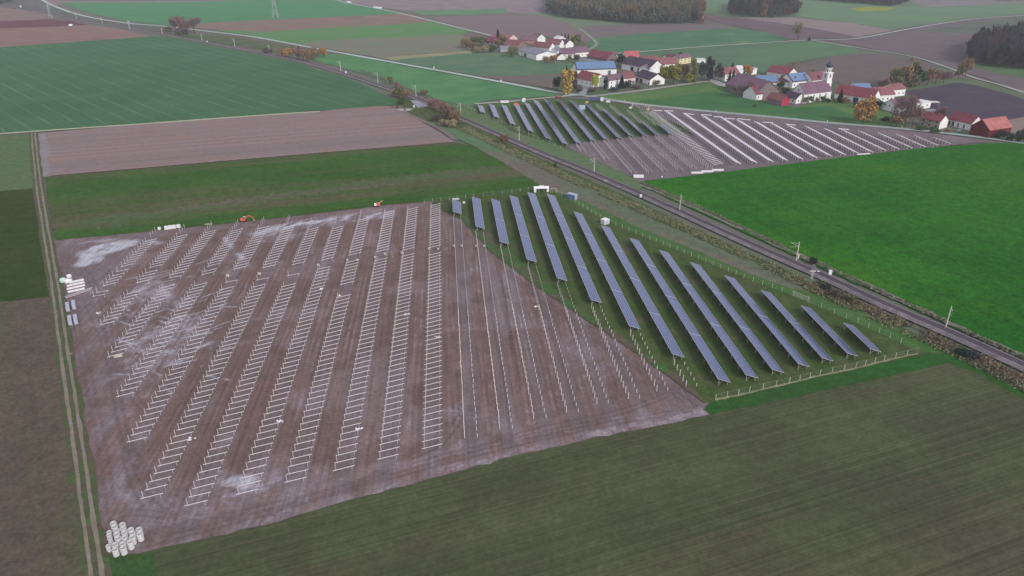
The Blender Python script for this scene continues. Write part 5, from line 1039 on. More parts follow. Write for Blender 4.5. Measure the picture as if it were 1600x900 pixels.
# woods: far-off masses
def wood(outline, spacing, h, kinds, label, seed, dist, leaf=1.6, n=150):
    rng = np.random.default_rng(seed); P_ = [G(*p) for p in outline]; xs = [p.x for p in P_]; ys = [p.y for p in P_]
    protos = []
    for s in range(6):
        V, F = crown_data(rng, 'bare' if s % 3 == 2 else 'round', n + (80 if s % 3 == 2 else 0), 10.0, 3.2, .95 if s % 3 != 2 else 1.1, .05); protos.append((np.array(V), np.array(F), kinds[s % len(kinds)]))
    mats_ = [leaf_mat('wood_foliage', KIND[k][0] if isinstance(k, str) else k, dist, KIND[k][1] if isinstance(k, str) else None) for k in kinds]
    VV, FF, MI = [], [], []; off = 0
    y = min(ys)
    while y < max(ys):
        x = min(xs)
        while x < max(xs):
            px_, py_ = x + rng.normal(0, spacing * .3), y + rng.normal(0, spacing * .3)
            if poly_inside(P_, np.array([px_]), np.array([py_]))[0]:
                V, F, kd = protos[rng.integers(6)]; hh = h * rng.uniform(.6, 1.18); ww = rng.uniform(.8, 1.25) * spacing / 5.6; t = rng.random() * 6.28
                R2 = V * np.array((ww, ww, hh / 10)); X = R2[:, 0] * cos(t) - R2[:, 1] * sin(t) + px_; Y = R2[:, 0] * sin(t) + R2[:, 1] * cos(t) + py_
                VV.append(np.stack([X, Y, R2[:, 2]], -1)); FF.append(F + off); off += len(V); MI.append(np.full(len(F), kinds.index(kd)))
            x += spacing
        y += spacing
    VV = np.concatenate(VV); FF = np.concatenate(FF); MI = np.concatenate(MI); me_ = bpy.data.meshes.new('woodland')
    me_.vertices.add(len(VV)); me_.vertices.foreach_set('co', VV.ravel().astype(np.float32)); me_.loops.add(FF.size); me_.loops.foreach_set('vertex_index', FF.ravel().astype(np.int32))
    me_.polygons.add(len(FF)); me_.polygons.foreach_set('loop_start', np.arange(0, FF.size, 4, dtype=np.int32)); me_.polygons.foreach_set('loop_total', np.full(len(FF), 4, dtype=np.int32))
    for m in mats_: me_.materials.append(m)
    me_.polygons.foreach_set('material_index', MI.astype(np.int32)); me_.update(); tag(link('woodland', me_), label, 'wood', kind='stuff')
wk = [(94, 100, 98), (100, 98, 96), (108, 104, 94), (84, 91, 92)]
wood([(856, 21), (880, 28), (940, 33), (1000, 38), (1050, 38), (1092, 36), (1098, 24), (1096, 5), (1000, -8), (860, -10)], 8.5, 23, wk, 'big mixed autumn wood behind the hamlet', 1, 1250)
wood([(1139, 22), (1160, 27), (1210, 28), (1246, 25), (1248, 14), (1200, 6), (1142, 8)], 8.5, 21, [(88, 90, 94), (102, 92, 94), (76, 80, 86), (84, 86, 88)], 'small round wood right of the big wood', 2, 1350)
wood([(1508, 96), (1530, 103), (1600, 109), (1900, 122), (1900, 52), (1600, 60), (1520, 74)], 7.5, 21, [(72, 74, 84), (82, 80, 90), (92, 84, 86), (66, 72, 74)], 'dark wood at the upper right edge', 3, 900, n=220)
wood([(1270, 0), (1330, 5), (1400, 10.5), (1420, 5), (1430, -14), (1260, -16)], 10, 20, [(82, 86, 98), (90, 88, 98), (76, 82, 92), (84, 86, 96)], 'thin dark wood at the top edge', 4, 1600)
wood([(1560, 2), (1700, -2), (1700, -12), (1560, -10)], 10, 18, [(86, 92, 100), (80, 84, 94), (90, 92, 98), (76, 84, 92)], 'distant wood in the top right corner', 5, 1700)
wood([(-120, 8), (0, 7), (20, 4), (10, -10), (-120, -14)], 10, 14, [(96, 100, 108), (88, 94, 102), (100, 100, 104), (84, 92, 96)], 'distant scrub wood in the top left corner', 6, 1500)
# rough growth on the railway banks
def scrub(path_px, w0, w1, n, h, colr, label, seed, name='bank_scrub'):
    rng = np.random.default_rng(seed); P_ = smooth_path([G(*p) for p in path_px], 8); V, F = [], []
    seg = np.array([(b - a).length for a, b in zip(P_[:-1], P_[1:])]); pr = seg / seg.sum()
    for _ in range(n):
        i = rng.choice(len(seg), p=pr); a, b = P_[i], P_[i + 1]; d = (b - a).normalized(); nr = Vector((-d.y, d.x, 0)); c = a.lerp(b, rng.random()) + nr * rng.uniform(w0, w1)
        dens = vnoise(np.array([c.x + 3000.]), np.array([c.y + 3000.]), 9, 33, 3)[0]
        if dens < .30: continue
        hh = h * rng.uniform(.3, 1.1) * (dens * 2)
        for k in range(6):
            q = np.array(c) + rng.normal(size=3) * (.55, .55, .1); q[2] = .25 + rng.random() * hh; A_ = rng.normal(size=3); A_ /= np.linalg.norm(A_); B_ = np.cross(A_, rng.normal(size=3)); B_ /= np.linalg.norm(B_); s = rng.uniform(.16, .42)
            kk = len(V); V += [q - A_ * s, q + B_ * s * .7, q + A_ * s, q - B_ * s * .7]; F.append((kk, kk + 1, kk + 2, kk + 3))
    me_ = bpy.data.meshes.new(name); me_.from_pydata([tuple(v) for v in V], [], F); me_.materials.append(leaf_mat('scrub_foliage', colr[0], 350, colr[1])); me_.update(); tag(link(name, me_), label, 'scrub', kind='stuff')
LOW = [(722, 202), (790, 234), (880, 276), (1000, 329), (1100, 372), (1200, 418), (1290, 462), (1400, 511), (1500, 556), (1600, 606), (1720, 664)]
scrub(LOW, -2.4, 3.6, 8500, 1.0, ((96, 108, 78), (116, 112, 96)), 'rough grass and brambles along the lower railway bank', 1)
scrub([(1240, 438), (1290, 458), (1400, 507), (1500, 553), (1600, 603), (1720, 661)], -1.8, 3.6, 4200, 1.3, ((112, 98, 84), (92, 92, 80)), 'brown autumn weeds on the railway bank at the right', 2)
scrub([(1000, 286), (1040, 303), (1100, 329), (1200, 376), (1300, 423), (1400, 468), (1500, 515), (1600, 562)], -.4, 1.2, 900, .6, ((96, 100, 84), (120, 116, 104)), 'thin weeds on the upper side of the track', 3)
scrub([(560, 110), (600, 124), (650, 146), (664, 152)], -1, 2.5, 500, 1.0, ((104, 100, 96), (96, 106, 84)), 'brown growth on the embankment in the railway bend', 4)
scrub([(0, 6), (60, 14), (110, 22)], -2, 6, 500, 3.5, ((100, 104, 110), (96, 100, 104)), 'scrub line beside the track at the upper left', 5)
# ------------------------------------------------------------------ concrete shaft rings at the near corner
RINGC = mat('cast_concrete', (.60, .59, .60), .85, .08, scale=1.2)
def ring_parts(R_, h, stack):
    o = []; z = 0
    for k in range(stack):
        zz = z + h * k; mb = MB(); ri = R_ - .09
        mb.lathe([(ri, zz + .01), (R_, zz + .01), (R_, zz + h - .06), (R_ - .05, zz + h - .03), (R_ - .05, zz + h), (ri, zz + h), (ri, zz + .01)], 28); o.append(mb.mesh('shaft_ring', RINGC))
    return o
big = ring_parts(.66, .98, 2); sml = ring_parts(.50, .80, 2)
RG = [(26.5, 26.5, 'big'), (28.5, 32, 'big'), (31, 37, 'big'), (32, 44, 'big'), (33.5, 50, 'big'), (40.5, 28.5, 'big'), (41, 34, 'big'), (43.7, 41.2, 'big'), (44, 48.5, 'big'), (20, 40.3, 'sml'), (19.8, 45.2, 'sml'), (21.2, 50, 'sml'), (22.8, 55.2, 'sml'), (18.5, 62, 'sml'),
      (29, 60, 'big'), (29.2, 67.5, 'big'), (41, 58.5, 'big'), (41.5, 64.5, 'big'), (53.5, 36.5, 'big'), (55.2, 39.5, 'big'), (56, 45, 'big'), (53.8, 52.5, 'big'), (66.5, 36, 'big'), (67.5, 43, 'big')]
RL = ['back ring column of the leftmost large line', 'second ring column of the leftmost large line', 'third ring column of the leftmost large line', 'fourth ring column of the leftmost large line', 'front ring column of the leftmost large line', 'back ring column of the middle line', 'second ring column of the middle line', 'third ring column of the middle line', 'front ring column of the middle line',
      'back one of the four narrow ring columns', 'second from the back of the four narrow ring columns', 'third from the back of the four narrow ring columns', 'front one of the four narrow ring columns', 'narrow ring column standing alone at the lower left', 'rear column of the lower left pair', 'lowest concrete ring column, front of the lower left pair', 'rear column of the lower middle pair', 'front column of the lower middle pair',
      'half hidden rear ring column on the right side', 'rear column of the right line of three', 'front column of the right line of three', 'single ring column between the right line and the lower pair', 'rear column of the far right pair', 'front column of the far right pair']
placed = []
for (x, y, k), l in zip(RG, RL):
    h = 1.96 if k == 'big' else 1.6; R_ = .66 if k == 'big' else .5; p = G(150 + x, 790 + y, h)
    for _ in range(30):
        for q, r2 in placed:
            d = Vector((p.x - q.x, p.y - q.y, 0))
            if d.length < R_ + r2 + .02: p += (d.normalized() if d.length > 1e-4 else Vector((1, 0, 0))) * (R_ + r2 + .03 - d.length)
    placed.append((Vector((p.x, p.y, 0)), R_)); o = empty('concrete_shaft', (p.x, p.y, 0), random.uniform(0, 6)); tag(o, 'pale ' + l, 'concrete ring', 'concrete shaft rings at the site corner')
    for me_ in (big if k == 'big' else sml): link('shaft_ring', me_, o)
# ------------------------------------------------------------------ stores along the farm track
WR = mat('white_wrapping', (.80, .79, .83), .5, .05); BLUEP = mat('blue_cell_stack', (.12, .17, .36), .4, .15); GREYP = mat('grey_foil', (.42, .44, .54), .4, .15, scale=3); WOODP = mat('pallet_wood', (.42, .34, .26), .8, .15); GREENB = mat('mint_bag', (.50, .72, .66), .6, .08)
def dirrot(a, b): d = G(*b) - G(*a); return atan2(d.y, d.x), d.length
def crate(px, l, w, h, rz, label, cat, m, n=1, name='crate', group=None, strap=True):
    o = empty(name, G(*px), rz); tag(o, label, cat, group); seg_ = l / n
    for k in range(n): MB().box(-l / 2 + seg_ * k + .03, -l / 2 + seg_ * (k + 1) - .03, -w / 2, w / 2, .14, h).build('pack', m, o)
    for x in (-w / 2 + .05, 0, w / 2 - .15): MB().box(-l / 2, l / 2, x, x + .1, .0, .13).build('skid', WOODP, o)
    return o
rz, ln = dirrot((101, 457), (136, 449))
for k, (px, l) in enumerate((((120, 440.3), 5.0), ((118.5, 445), 6.0), ((119, 449.7), 6.1), ((119.5, 454.6), 5.6))):
    crate(px, l, .8, .6, rz, ['rear', 'second', 'third', 'front'][k] + ' long white wrapped bundle in the row by the farm track', 'bundle', WR, 3, 'wrapped_bundle', 'white bundles by the farm track')
for k, (a_, b_) in enumerate((((100, 465), (144, 450)), ((101, 467), (143, 452.5)))):
    a, b = G(*a_), G(*b_); o = MB().bar(a + Vector((0, 0, .12)), b + Vector((0, 0, .12)), .16, .16).bar(a + Vector((.2, .1, .30)), b + Vector((.2, .1, .30)), .12, .12).build('steel_profile', STEEL); tag(o, ['upper', 'lower'][k] + ' grey steel profile lying below the white bundles', 'steel bar', 'steel profiles below the bundles')
rz, ln = dirrot((106, 474), (111, 512))
for k, px in enumerate(((106.5, 482.5), (116, 479), (110, 503.5), (119, 502))):
    o = crate(px, 5.6, 1.15, 1.5, rz, ['upper left', 'upper right', 'lower left', 'lower right'][k] + ' stack of foil wrapped modules beside the farm track', 'module stack', GREYP, 4, 'module_stack', 'module stacks by the farm track')
    MB().box(-2.75, 2.75, .58, .62, .2, 1.4).build('side_sheet', BLUEP, o)
def bag(px, s, label, m):
    mb = MB(); mb.lathe([(s * .35, 0), (s * .55, s * .1), (s * .58, s * .55), (s * .45, s * .8), (s * .15, s * .9), (0, s * .86)], 8); o = mb.build('big_bag', m, None, G(*px)); o.rotation_euler = (0, 0, random.random() * 3); tag(o, label, 'bag'); return o
bag((99, 441), 2.0, 'mint green bag at the farm track, left of the white ones', GREENB); bag((105.5, 442), 1.9, 'crumpled white bag between the mint bag and bundles', WR); bag((108.5, 434), 1.6, 'white bag behind the others at the farm track', WR); bag((110, 440), 1.3, 'small white bag touching the white bundles', WR)
for k, (x, y, w_) in enumerate(((249.5, 359, .9), (260.5, 358.5, 1.2), (266.5, 357.7, 1.2), (272.5, 357, 1.2), (279.5, 356, 1.2))):
    crate((x, y), 1.25 * w_, 1.2, 1.3 * w_, .1, ['small white crate standing apart on the north edge', 'white crate at the left end of the north edge row', 'second white crate of the north edge row', 'third white crate of the north edge row', 'right end white crate of the north edge row'][k], 'crate', WR, 1, 'white_crate', 'white crates on the north edge')
tag(MB().box(-1.6, 1.6, -.5, .5, 0, .35).build('board_pile', WOODP, None, G(326, 351), .1), 'pale board pile left of the orange excavator', 'boards')
tag(MB().box(-1.1, 1.1, -.9, .9, .0, .12).build('plywood_sheet', mat('light_plywood', (.62, .55, .47)), None, G(184.5, 556), .3), 'square plywood sheet lying at the left headland', 'board')
tag(MB().box(-.8, .8, -.12, .12, 0, .12).bar((-.2, -.4, .2), (.3, .5, .2), .15).build('timber_scrap', mat('light_plywood', (.62, .55, .47)), None, G(111, 553.5), .2), 'light timber scraps beside the farm track', 'timber')
# cable drums
DR = mat('drum_flange', (.66, .62, .60), .7, .08); DC = mat('drum_cable', (.45, .42, .42), .6, .1)
def drum(px, label):
    o = empty('cable_drum', G(*px), random.uniform(-.3, .3)); tag(o, label, 'cable drum', 'cable drums on the rows')
    for x in (-.38, .34): MB().tube((x, 0, .62), (x + .07, 0, .62), .62, .62, 14).build('flange', DR, o)
    MB().tube((-.31, 0, .62), (.34, 0, .62), .45, .45, 12).build('cable', DC, o)
for px, l in (((356, 433), 'cable drum in the fifth frame row gap'), ((405.5, 430), 'cable drum in the sixth frame row gap'), ((497.5, 416.5), 'cable drum right of the sandy spot'), ((543, 409), 'left one of the two drums in the middle row'), ((558, 408.5), 'right one of the two drums in the middle row'), ((586.5, 404), 'left drum of the pair right of the middle row'), ((602, 399), 'right drum of the pair right of the middle row'),
              ((628.5, 397.5), 'single cable drum on the second-last frame row'), ((670.5, 391), 'left drum on the last frame row'), ((685, 391), 'right drum on the last frame row'), ((709, 386.5), 'leftmost drum among the bare posts'), ((721.5, 386.5), 'second drum among the bare posts'), ((744.5, 386.5), 'third drum among the bare posts'), ((756.5, 386.5), 'rightmost drum among the bare posts')):
    drum(px, l)
# cables strung between the rows' posts
CAB = mat('pale_cable', (.66, .63, .62), .6, .05)
def strung(v, s0, s1, label, z=1.9):
    mb = MB(); s = s0
    while s < s1: mb.bar(W(s, v, z), W(min(s1, s + 2.95), v, z), .05); s += 2.95
    tag(mb.build('strung_cable', CAB), label, 'cable', 'cables strung along posts')
strung(-8.9, 157, 343, 'pale cable strung along the last frame row', 2.2); strung(-19.9, 158, 338, 'pale cable strung along the second-last frame row', 2.2)
strung(1.6, 160, 328, 'pale cable along the first tall line of bare posts'); strung(11.1, 163, 304, 'pale cable along the second tall line of bare posts')
strung(-30.6, 215, 334, 'pale cable along the third-last frame row', 2.2)
# litter heaps inside rows
for px, l in (((295.5, 688), 'white foil heap in the sixth frame row'), ((436, 660), 'white foil heap at the lower middle frame rows'), ((559, 671), 'white foil heap right of the fifth last frame row end'), ((633, 492), 'white foil scrap on the second-last frame row'), ((683.5, 527.5), 'white foil scrap on the last frame row'), ((503, 452), 'white foil scrap in the middle row gap'), ((529, 463), 'white foil scrap at the row head below the gap'), ((838, 480), 'pale foil scrap on the slope of bare posts'), ((154, 490), 'pale foil strip near the module stacks')):
    rng = random.Random(int(px[0])); mb = MB()
    for k in range(6):
        a = Vector((rng.gauss(0, .45), rng.gauss(0, .3), .02)); mb.poly([a, a + Vector((rng.uniform(.2, .7), rng.gauss(0, .2), .25)), a + Vector((rng.gauss(0, .2), rng.uniform(.2, .6), .35)), a + Vector((-.3, .1, .05))])
    tag(mb.build('foil_heap', WR, None, G(*px)), l, 'foil', 'foil litter in the rows')
# ------------------------------------------------------------------ machines
ORG = mat('orange_paint', (.72, .12, .09), .45, .06); BLK = mat('rubber_black', (.03, .03, .035), .8, .2); GLS = mat('cab_glass', (.05, .09, .09), .1, .1, spec=.7); MINT = mat('pale_cab_roof', (.55, .75, .70), .5, .05); YEL = mat('yellow_paint', (.62, .42, .20), .5, .08)
ex = empty('excavator', G(381, 346), .08); ex.scale = (.72, .72, .72); tag(ex, 'orange excavator with long curved boom on the north edge', 'excavator')
for y in (-.95, .95):
    mb = MB(); k = 0
    pts = [(-1.5, .35), (-1.3, .05), (1.3, .05), (1.5, .35), (1.3, .75), (-1.3, .75)]
    for (x0, z0), (x1, z1) in zip(pts, pts[1:] + pts[:1]): mb.bar((x0, y, z0), (x1, y, z1), .45, .12)
    mb.box(-1.3, 1.3, y - .15, y + .15, .15, .65); mb.build('track', BLK, ex)
MB().box(-1.7, 1.1, -1.15, 1.15, .85, 1.9).box(-1.75, -.9, -1.1, 1.1, 1.9, 2.2).build('body', ORG, ex)
MB().box(-.2, 1.2, .1, 1.1, 1.9, 2.85).build('cab', GLS, ex); MB().box(-.3, 1.3, 0, 1.2, 2.86, 2.98).build('cab_roof', MINT, ex)
MB().bar((1.0, -.3, 1.6), (2.4, -.3, 3.5), .4, .5).bar((2.4, -.3, 3.5), (4.0, -.3, 3.9), .36, .5).build('boom', ORG, ex); MB().bar((3.9, -.3, 4.0), (6.1, -.3, 2.8), .3, .42).bar((6.1, -.3, 2.8), (6.6, -.3, 1.4), .22, .3).build('stick', ORG, ex)
MB().quadbox([Vector(p) for p in ((6.2, -.7, .5), (6.9, -.7, .5), (6.9, .1, .5), (6.2, .1, .5), (6.3, -.7, 1.4), (6.8, -.7, 1.4), (6.8, .1, 1.4), (6.3, .1, 1.4))]).build('bucket', mat('bucket_steel', (.45, .38, .36)), ex)
dr = empty('pile_driver', G(589, 323), .2); tag(dr, 'small orange and white pile driver on the north edge', 'pile driver')
for y in (-.6, .6): MB().box(-1.0, 1.0, y - .2, y + .2, .05, .6).build('track', BLK, dr)
MB().box(.0, 1.5, -.7, .7, .65, 1.9).build('body', ORG, dr); MB().box(-1.2, -.2, -.6, .6, .65, 1.7).build('engine_cover', WC, dr); MB().bar((1.0, 0, 1.8), (3.0, 0, 2.9), .25, .25).build('mast', YEL, dr)
for px, l, m, rz_ in (((1012, 174), 'yellow orange pile driver at the head of the far park', YEL, .6), ((985, 171), 'pale machine among the far bare posts', mat('pale_machine', (.62, .60, .55)), .1)):
    o = empty('pile_driver', G(*px), rz_); tag(o, l, 'pile driver')
    for y in (-.6, .6): MB().box(-1.3, 1.3, y - .25, y + .25, .05, .7).build('track', BLK, o)
    MB().box(-1.2, .6, -.8, .8, .75, 1.9).build('body', m, o); MB().bar((1.0, 0, .5), (1.3, 0, 4.4), .3, .4).bar((-.2, 0, 1.8), (1.2, 0, 3.6), .18).build('mast', m, o)
def vehicle(px, rz, l, w, h, m, label, cat, name, van=False):
    o = empty(name, G(*px), rz); tag(o, label, cat)
    b = MB(); prof = [(-l / 2, .35), (-l / 2, h * .62), (-l * .42, h), (l * .18 if not van else l * .3, h), (l * .32 if not van else l * .42, h * .62), (l / 2, h * .52), (l / 2, .35)]
    if van: prof = [(-l / 2, .35), (-l / 2, h), (l * .28, h), (l * .42, h * .6), (l / 2, h * .5), (l / 2, .35)]
    k = 0; n = len(prof)
    for y in (-w / 2, w / 2): b.v += [(x, y, z) for x, z in prof]
    b.f.append(tuple(range(n))[::-1]); b.f.append(tuple(range(n, 2 * n)))
    for i in range(n): j = (i + 1) % n; b.f.append((i, j, n + j, n + i))
    b.mi = [0] * len(b.f); b.build('body', m, o)
    MB().quadbox([Vector(p) for p in ((l * (.2 if not van else .31), -w * .44, h * .93), (l * (.33 if not van else .43), -w * .44, h * .62), (l * (.33 if not van else .43), w * .44, h * .62), (l * (.2 if not van else .31), w * .44, h * .93), (l * (.2 if not van else .31) + .05, -w * .44, h * .95), (l * (.33 if not van else .43) + .05, -w * .44, h * .64), (l * (.33 if not van else .43) + .05, w * .44, h * .64), (l * (.2 if not van else .31) + .05, w * .44, h * .95))]).build('windscreen', GLS, o)
    for x in (-l * .32, l * .32):
        for y in (-w / 2, w / 2): MB().tube((x, y - .1, .34), (x, y + .1, .34), .34, .34, 12).build('wheel', BLK, o)
    return o
vehicle((818.5, 159), 1.4, 5.6, 2.1, 2.6, WC, 'white van at the top of the far park', 'van', 'parked_van', True)
vehicle((873, 152.5), .3, 4.6, 1.9, 1.6, mat('dull_red_paint', (.36, .09, .10), .4), 'dark red car by the crossroads at the far park', 'car', 'parked_car')
vehicle((807, 165), .2, 4.4, 1.9, 1.9, ORG, 'orange red loader at the upper edge of the far park', 'loader', 'wheel_loader')
lk = empty('lorry', G(934, 159), -.12); tag(lk, 'dark blue lorry with white cab below the road', 'lorry')
MB().box(-6.5, 1.8, -1.2, 1.2, 1.0, 3.6).build('cargo_box', mat('navy_tarpaulin', (.07, .09, .20), .6), lk); MB().box(2.2, 4.4, -1.15, 1.15, .6, 3.3).build('cab', WC, lk); MB().box(-6.4, 4.2, -.5, .5, .55, .98).build('chassis', BLK, lk)
for x in (-5.2, -4.0, .4, 3.4):
    for y in (-1.05, 1.05): MB().tube((x, y - .15, .5), (x, y + .15, .5), .5, .5, 12).build('wheel', BLK, lk)
MB().box(4.41, 4.45, -1.0, 1.0, 1.9, 2.9).build('windscreen', GLS, lk)
vehicle((1444, 178.5), 2.9, 4.4, 1.8, 1.5, mat('silver_paint', (.35, .38, .40), .3), 'silver car parked by the flat white building', 'car', 'parked_car')
vehicle((1499, 206), .4, 4.2, 1.8, 1.5, mat('light_blue_grey_paint', (.42, .44, .50), .3), 'pale car in the farmyard before the white stable', 'car', 'parked_car')
# containers, tents, trench boxes of the parks
cab((788.5, 160.5), 6.5, 2.6, 1.3, 'low flat white container at the upper left of the far park', 'container', WC, name='flat_container')
cab((909.5, 171), 4.5, 3.0, 2.8, 'pale blue transformer box between two far solar rows', 'transformer', mat('pale_blue_sheet', (.46, .54, .68)), name='transformer_box')
cab((950, 160), 3.2, 2.0, 1.2, 'white wrapped pile right of the blue lorry', 'pile', WR, name='wrapped_pile'); cab((835.5, 164), 1.3, 1.3, 2.0, 'white upright tank between two far solar rows', 'tank', WC, name='tank'); cab((917, 161), 2.2, 1.2, 1.3, 'yellowish crate pile at the head of the far park', 'crate', YEL, name='crate_pile')
for k, (x, y) in enumerate(((1089, 271.2), (1105, 269.2), (1121.5, 267))): crate((x, y), 6.6, 1.1, .95, -.10 + .15, ['left', 'middle', 'right'][k] + ' one of three long white bundles on the lower edge of the far park', 'bundle', WR, 1, 'wrapped_bundle', 'white bundles of the far park')
crate((997.5, 277.5), 5.5, 2.0, 1.4, 0, 'broad white bundle at the lower left corner of the far park', 'bundle', WR, 2, 'wrapped_bundle', 'white bundles of the far park'); bag((1034, 277.5), .9, 'tiny white bag on the lower edge of the far park', WR)
for k, (a_, b_, l) in enumerate((((1021, 173), (1034, 174), 'white purlin bundle at the head of the rafter ladder'), ((1038, 173.8), (1052, 174.5), 'white purlin bundle at the first racking row head'), ((1069, 178), (1084, 180), 'white purlin bundle at the second racking row head'), ((1096, 180), (1112, 181), 'white purlin bundle at the third racking row head'), ((1115, 183), (1130, 184), 'white purlin bundle at the fourth racking row head'),
        ((1132, 185.5), (1148, 187), 'white purlin bundle at the fifth racking row head'), ((1152, 186.5), (1172, 188.5), 'white purlin bundle right of the fifth racking row head'), ((1192, 191.8), (1208, 192.8), 'white purlin bundle at the sixth racking row head'), ((1228, 195), (1243, 196.5), 'white purlin bundle at the eighth racking row head'), ((1310, 202), (1327, 203.5), 'broad white purlin bundle near the middle of the road edge'), ((1339, 242.5), (1359, 241), 'pale purlin bundle on the lower edge right of the middle'), ((1441, 203.5), (1453, 206), 'white purlin bundle lying by the road below the ivy farmhouse'))):
    a, b = G(*a_), G(*b_); d = (b - a).normalized(); nr = Vector((-d.y, d.x, 0)); mb = MB()
    for j in range(-1, 2): mb.bar(a + nr * j * .5 + Vector((0, 0, .45)), b + nr * j * .5 + Vector((0, 0, .45)), .42, .3)
    tag(mb.build('purlin_bundle', WHITE), l, 'steel bundle', 'purlin bundles along the road edge')
bc = empty('site_container', G(893.5, 311), radians(-38)); tag(bc, 'blue site container with pale roof behind the near fence', 'container')
MB().box(-2.4, 2.4, -1.2, 1.2, .1, 2.6).build('body', mat('container_blue', (.09, .17, .34), .5, .1), bc); MB().box(-2.5, 2.5, -1.3, 1.3, 2.61, 2.78).build('roof', GREYP, bc); MB().box(2.41, 2.46, -1.1, 1.1, .2, 2.5).build('door', mat('container_grey', (.40, .42, .46)), bc)
wt = empty('transformer_station', G(945, 350), radians(38)); tag(wt, 'white concrete transformer station inside the near fence', 'transformer')
MB().box(-1.5, 1.5, -1.3, 1.3, 0, 2.3).build('body', WR, wt); MB().box(-1.6, 1.6, -1.4, 1.4, 2.31, 2.45).build('roof', WR, wt); MB().box(-1.0, -.1, -1.34, -1.302, .1, 2.0).box(.1, 1.0, -1.34, -1.302, .1, 2.0).build('door', GREYP, wt)
tn = empty('tent', G(845.5, 299.5), .1); tag(tn, 'white open party tent at the upper corner of the near park', 'tent')
mbt = MB(); L2, W2 = 3.9, 1.5
for x0, x1 in ((-L2, -L2 / 3), (-L2 / 3, L2 / 3), (L2 / 3, L2)):
    zr = 2.9 if x0 != -L2 / 3 else 3.2
    mbt.quadbox([Vector(p) for p in ((x0, -W2, 2.1), (x1, -W2, 2.1), (x1, 0, zr), (x0, 0, zr), (x0, -W2, 2.16), (x1, -W2, 2.16), (x1, 0, zr + .06), (x0, 0, zr + .06))]).quadbox([Vector(p) for p in ((x0, 0, zr), (x1, 0, zr), (x1, W2, 2.1), (x0, W2, 2.1), (x0, 0, zr + .06), (x1, 0, zr + .06), (x1, W2, 2.16), (x0, W2, 2.16))])
mbt.build('canopy', WR, tn); MB().box(-L2, -L2 + 1.2, -W2, -W2 + .04, 0, 2.1).box(L2 - 1.2, L2, -W2, -W2 + .04, 0, 2.1).build('side_sheet', WR, tn)
for x in (-L2, -L2 / 3, L2 / 3, L2):
    for y in (-W2, W2): MB().box(x - .05, x + .05, y - .05, y + .05, 0, 2.1).build('pole', STEEL, tn)
sw = empty('swing_frame', G(865, 301), .2); tag(sw, 'pinkish timber frame with hanging branches right of the white tent', 'timber frame')
PK = mat('pinkish_timber', (.46, .33, .32)); MB().bar((-1.6, 0, 0), (-1.2, 0, 2.6), .18).bar((-.6, 0, 0), (-1.0, 0, 2.6), .18).bar((1.0, 0, 0), (1.2, 0, 1.8), .18).bar((2.0, 0, 0), (1.8, 0, 1.8), .18).build('leg', PK, sw); MB().bar((-1.2, 0, 2.6), (2.0, 0, 1.9), .2).build('beam', PK, sw)
mx_ = MB().box(-.6, .6, -.5, .5, 0, .12).box(-.6, -.5, -.5, .5, .12, 1.0).box(.5, .6, -.5, .5, .12, 1.0).box(-.5, .5, .4, .5, .12, 1.0).box(-.5, .5, -.5, -.4, .12, 1.0).build('mesh_box', STEELW, None, G(725, 318)); tag(mx_, 'open white box crate right of the shortest solar table', 'crate')
tag(MB().box(-1.7, 1.7, -.4, .4, .1, .9).build('tray', ALU, None, G(712, 312.6), .08), 'flat grey module pallet above the shortest solar table', 'pallet'); tag(MB().box(-3.2, 3.2, -.35, .35, .02, .25).build('black_pipes', BLK, None, G(694, 315), .08), 'black pipe bundle along the north fence', 'pipes')
# manhole-like marker stakes along the road
for px in ((898, 143), (1032, 142), (1098, 141), (921, 152), (976, 160), (1118, 175), (1292, 191), (1407, 201), (860, 137), (1066, 128)):
    pass
tm_ = MB().box(-.12, .12, -.06, .06, 0, 1.5).mesh('marker_stake', WC)
for px, l in (((898.5, 143), 'white road marker near the lime tree junction'), ((976, 159), 'white road marker at the bend above the lorry meadow'), ((1118.5, 174.5), 'white road marker above the third racking row'), ((1292.5, 191), 'white road marker left of the huge orange tree'), ((1409, 201), 'white road marker before the bare tree group'), ((860.5, 136.5), 'white road marker left of the dark tree')):
    tag(link('marker_stake', tm_, None, G(*px)), l, 'road marker', 'white road markers')
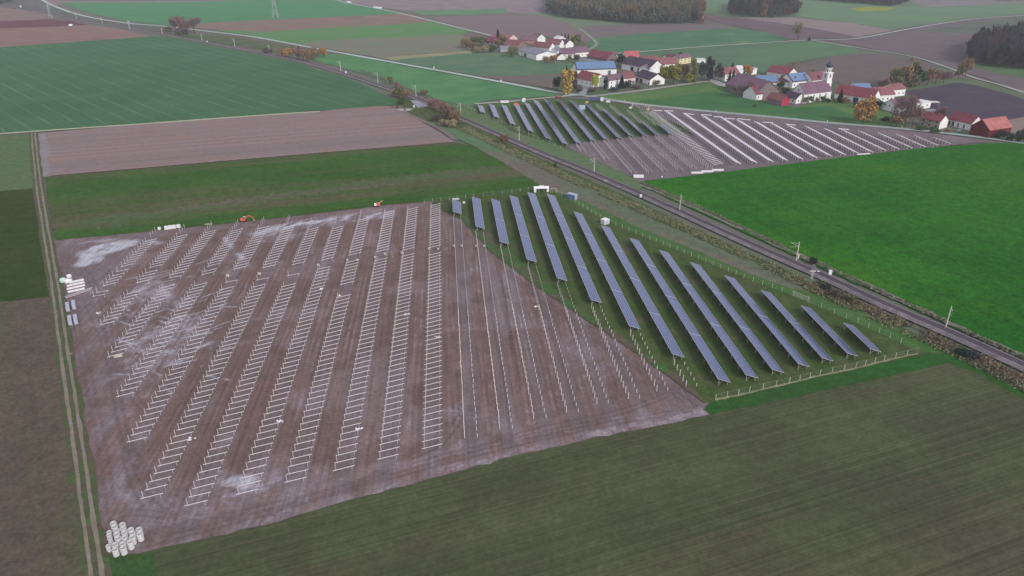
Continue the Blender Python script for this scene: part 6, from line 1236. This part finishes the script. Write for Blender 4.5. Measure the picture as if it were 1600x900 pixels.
# power pylons
LAT = mat('pylon_steel', col(160, 168, 176, 1300), .6, .05)
def pylon(px, h, b, label):
    o = empty('power_pylon', G(*px), .5); tag(o, label, 'pylon', 'power pylons'); mb = MB(); q = [(-1, -1), (1, -1), (1, 1), (-1, 1)]
    lv = [(0, b), (h * .3, b * .62), (h * .55, b * .38), (h * .78, b * .22), (h, .3)]
    for (z0, b0), (z1, b1) in zip(lv[:-1], lv[1:]):
        for i in range(4):
            a, c = q[i], q[(i + 1) % 4]; mb.bar((a[0] * b0, a[1] * b0, z0), (a[0] * b1, a[1] * b1, z1), .35); mb.bar((a[0] * b0, a[1] * b0, z0), (c[0] * b1, c[1] * b1, z1), .2); mb.bar((c[0] * b0, c[1] * b0, z0), (a[0] * b1, a[1] * b1, z1), .2)
    mb.build('lattice', LAT, o); MB().bar((-b * 2.2, 0, h * .74), (b * 2.2, 0, h * .74), .4).bar((-b * 1.6, 0, h * .88), (b * 1.6, 0, h * .88), .4).build('crossarm', LAT, o)
pylon((430.5, 28), 48, 4.2, 'tall lattice power pylon on the green field at the top'); pylon((79, 28), 20, 2.6, 'smaller faint lattice pylon beside the railway at the upper left'); pylon((203, 46), 12, 1.3, 'small lattice mast by the railway curve')
for px, l, c_ in (((545, 4), 'white heap beside the thin road at the top edge', 9), ((590, 12.5), 'long white covered clamp beside the thin road', 22), ((111, 40), 'white bale pile on the edge of the far left field', 4)):
    mb = MB()
    for i in range(6): t0, t1 = pi * i / 6, pi * (i + 1) / 6; mb.poly([(-c_ / 2, -3 * cos(t0), 2.2 * sin(t0)), (c_ / 2, -3 * cos(t0), 2.2 * sin(t0)), (c_ / 2, -3 * cos(t1), 2.2 * sin(t1)), (-c_ / 2, -3 * cos(t1), 2.2 * sin(t1))]); mb.poly([(-c_ / 2, 0, 0), (-c_ / 2, -3 * cos(t0), 2.2 * sin(t0)), (-c_ / 2, -3 * cos(t1), 2.2 * sin(t1))]); mb.poly([(c_ / 2, 0, 0), (c_ / 2, -3 * cos(t0), 2.2 * sin(t0)), (c_ / 2, -3 * cos(t1), 2.2 * sin(t1))])
    tag(mb.build('covered_clamp', WR, None, G(*px), -.9 if px[0] > 200 else .2), l, 'heap')
